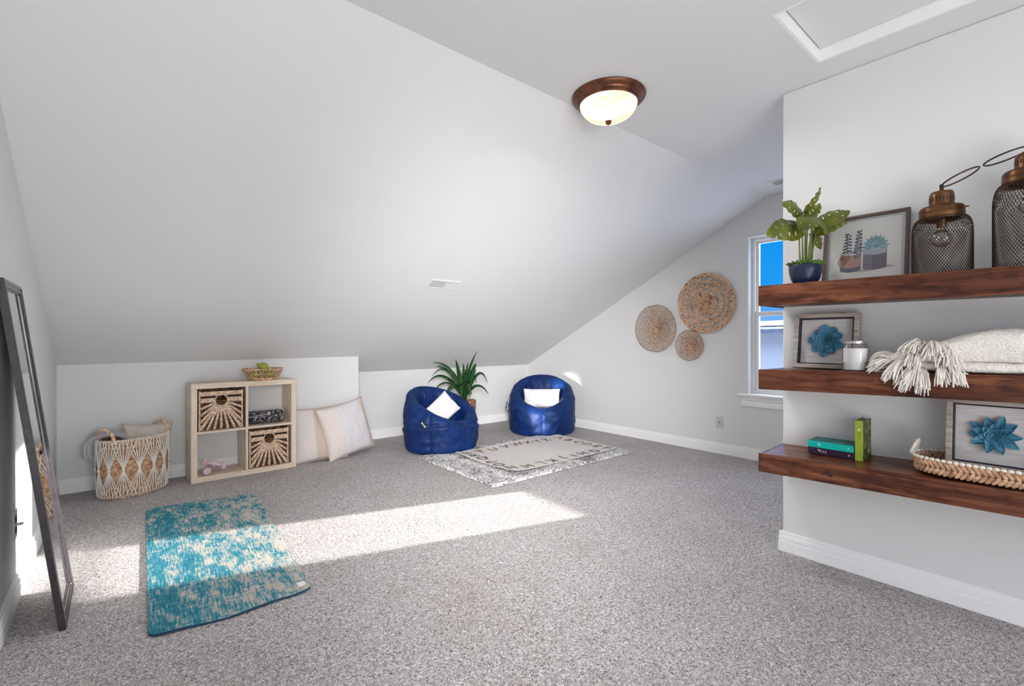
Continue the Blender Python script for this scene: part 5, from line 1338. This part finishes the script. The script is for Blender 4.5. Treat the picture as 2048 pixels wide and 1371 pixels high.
book((2.535, 0.640, ZB+0.0305), 0, 0.184, 0.128, 0.030, m_teal, m_teals, 'teal book lying flat on top of the purple book', [('dot', 0.138, 0.016, 0.0045), ('dot', 0.134, 0.014, 0.003), ('dot', 0.020, 0.015, 0.004)])
bk = book((2.532, 0.605, ZB-0.002), 0, 0.181, 0.128, 0.030, m_green, m_greens, 'lime green book standing upright against the flat books', [('dot', 0.138, 0.015, 0.004), ('dot', 0.143, 0.015, 0.003), ('dot', 0.012, 0.015, 0.003), ('bar', 0.002, 0.015, 0.002)], upright=True)
# author and title lines in darker ink on the spines
m_ink = M('spine_ink', (0.10, 0.13, 0.02), 0.6); c = MB()
for k in range(7): 
    z = 0.128-k*0.0045; c.box((-0.0006, 0.009, z-0.0007), (-0.0003, 0.021-0.004*(k % 2), z+0.0007))
c.ball((-0.0003, 0.020, 0.165), (0.0003, 0.0015, 0.002), 6, 4); c.ball((-0.0003, 0.010, 0.155), (0.0003, 0.001, 0.003), 6, 4); c.ball((-0.0003, 0.007, 0.06), (0.0003, 0.0018, 0.003), 6, 4)
c.build('spine_title', m_ink, bk, smooth=False)
c = MB(); # pale castle-like mark on the green front cover
yy = -0.0006
c.add([(0.068, yy, 0.030), (0.100, yy, 0.030), (0.100, yy, 0.045), (0.096, yy, 0.060), (0.093, yy, 0.046), (0.089, yy, 0.046), (0.086, yy, 0.072), (0.083, yy, 0.046), (0.078, yy, 0.046), (0.075, yy, 0.058), (0.071, yy, 0.045)], [tuple(range(11))]); c.build('cover_mark', m_pages if False else m_beige, bk, smooth=False)

# tray basket with bead rim
TY0, TY1, TX0, TX1 = -0.055, 0.436, 2.402, 2.668
tcy, tcx = (TY0+TY1)/2, (TX0+TX1)/2; ta, tb = (TY1-TY0)/2, (TX1-TX0)/2
tz = Z3(0.2)+0.010
o = thing('woven_tray', 'oval plaited tray with a white bead rim on the lowest shelf', 'tray', (tcx, tcy, tz))
def oval(a, k=1.0, z=0.0, off=0.0):
    e = 0.72; ca, sa = math.cos(a), math.sin(a)
    return Vector((math.copysign(abs(sa)**e, sa)*(tb*k+off), math.copysign(abs(ca)**e, ca)*(ta*k+off), z))
def oval_pts(n, k=1.0, z=0.0, off=0.0, zf=None):
    dense = [oval(2*PI*i/720, k, 0, off) for i in range(721)]; S_ = [0]
    for i in range(720): S_.append(S_[-1]+(dense[i+1]-dense[i]).length)
    out = []; j = 0
    for i in range(n):
        t = S_[-1]*i/n
        while S_[j+1] < t: j += 1
        q = dense[j].lerp(dense[j+1], (t-S_[j])/max(1e-9, S_[j+1]-S_[j])); q.z = zf(q) if zf else z; out.append(q)
    return out
HR = 0.056
c = MB(); n = 74
for row in range(2):
    P0 = oval_pts(n, 0.955, 0, 0.0)
    for i in range(n):
        p = P0[i]; d = (P0[(i+1) % n]-P0[i-1]).normalized(); out = d.cross(Vector((0, 0, 1))); 
        if out.dot(p) < 0: out = -out
        s_ = 1 if row % 2 else -1
        c.lump(p + Vector((0, 0, 0.013+row*0.026)) + out*0.002*row, d*0.75+Vector((0, 0, 1.0*s_)), out, 0.042, 0.0165, 0.012)
c.build('plaited_side', m_straw3, o, auto=0)
c = MB(); P0 = oval_pts(80, 0.93, 0.0); c.add([p+Vector((0, 0, 0.001)) for p in P0]+[p*0.97+Vector((0, 0, 0.020)) for p in P0], [tuple(range(80))[::-1], tuple(range(80, 160))]+[(i, (i+1) % 80, 80+(i+1) % 80, 80+i) for i in range(80)]); c.build('tray_floor', m_wick, o, smooth=False)
me_b = None
def rimz(q): return HR
beads = oval_pts(70, 1.0, HR, -0.004)
for i, q in enumerate(beads):
    d = (beads[(i+1) % 70]-beads[i-1]).normalized()
    if me_b is None:
        bo = MB().ball((0, 0, 0), (0.0088, 0.0068, 0.0068), 12, 8).build('bead', m_bead, o, auto=0); me_b = bo.data
    else:
        bo = bpy.data.objects.new('bead', me_b); COL.objects.link(bo); bo.parent = o
    bo.location = q; bo.rotation_euler = (0, 0, math.atan2(d.y, d.x))
c = MB(); hp_ = []
for i in range(15):
    t = i/14; a = PI*t; hp_.append(Vector((0.045*math.cos(a), ta-0.004-0.014*math.sin(a), HR+0.006+0.046*math.sin(a))))
hd = c.tube(hp_, 0.0035, 6).build('handle', m_straw, o, auto=0)
for i, q in enumerate(hp_):
    bo = bpy.data.objects.new('handle_bead', me_b); COL.objects.link(bo); bo.parent = hd; bo.location = q
    d = hp_[min(14, i+1)]-hp_[max(0, i-1)]; bo.rotation_euler = d.to_track_quat('X', 'Z').to_euler()
shadowbox((2.528, 0.064, tz+0.024), math.radians(7), 0.272, 0.268, 'grey wood shadow box with pointed blue paper flower standing in the tray', 0.080, True, 9, 0.50, 0.50)
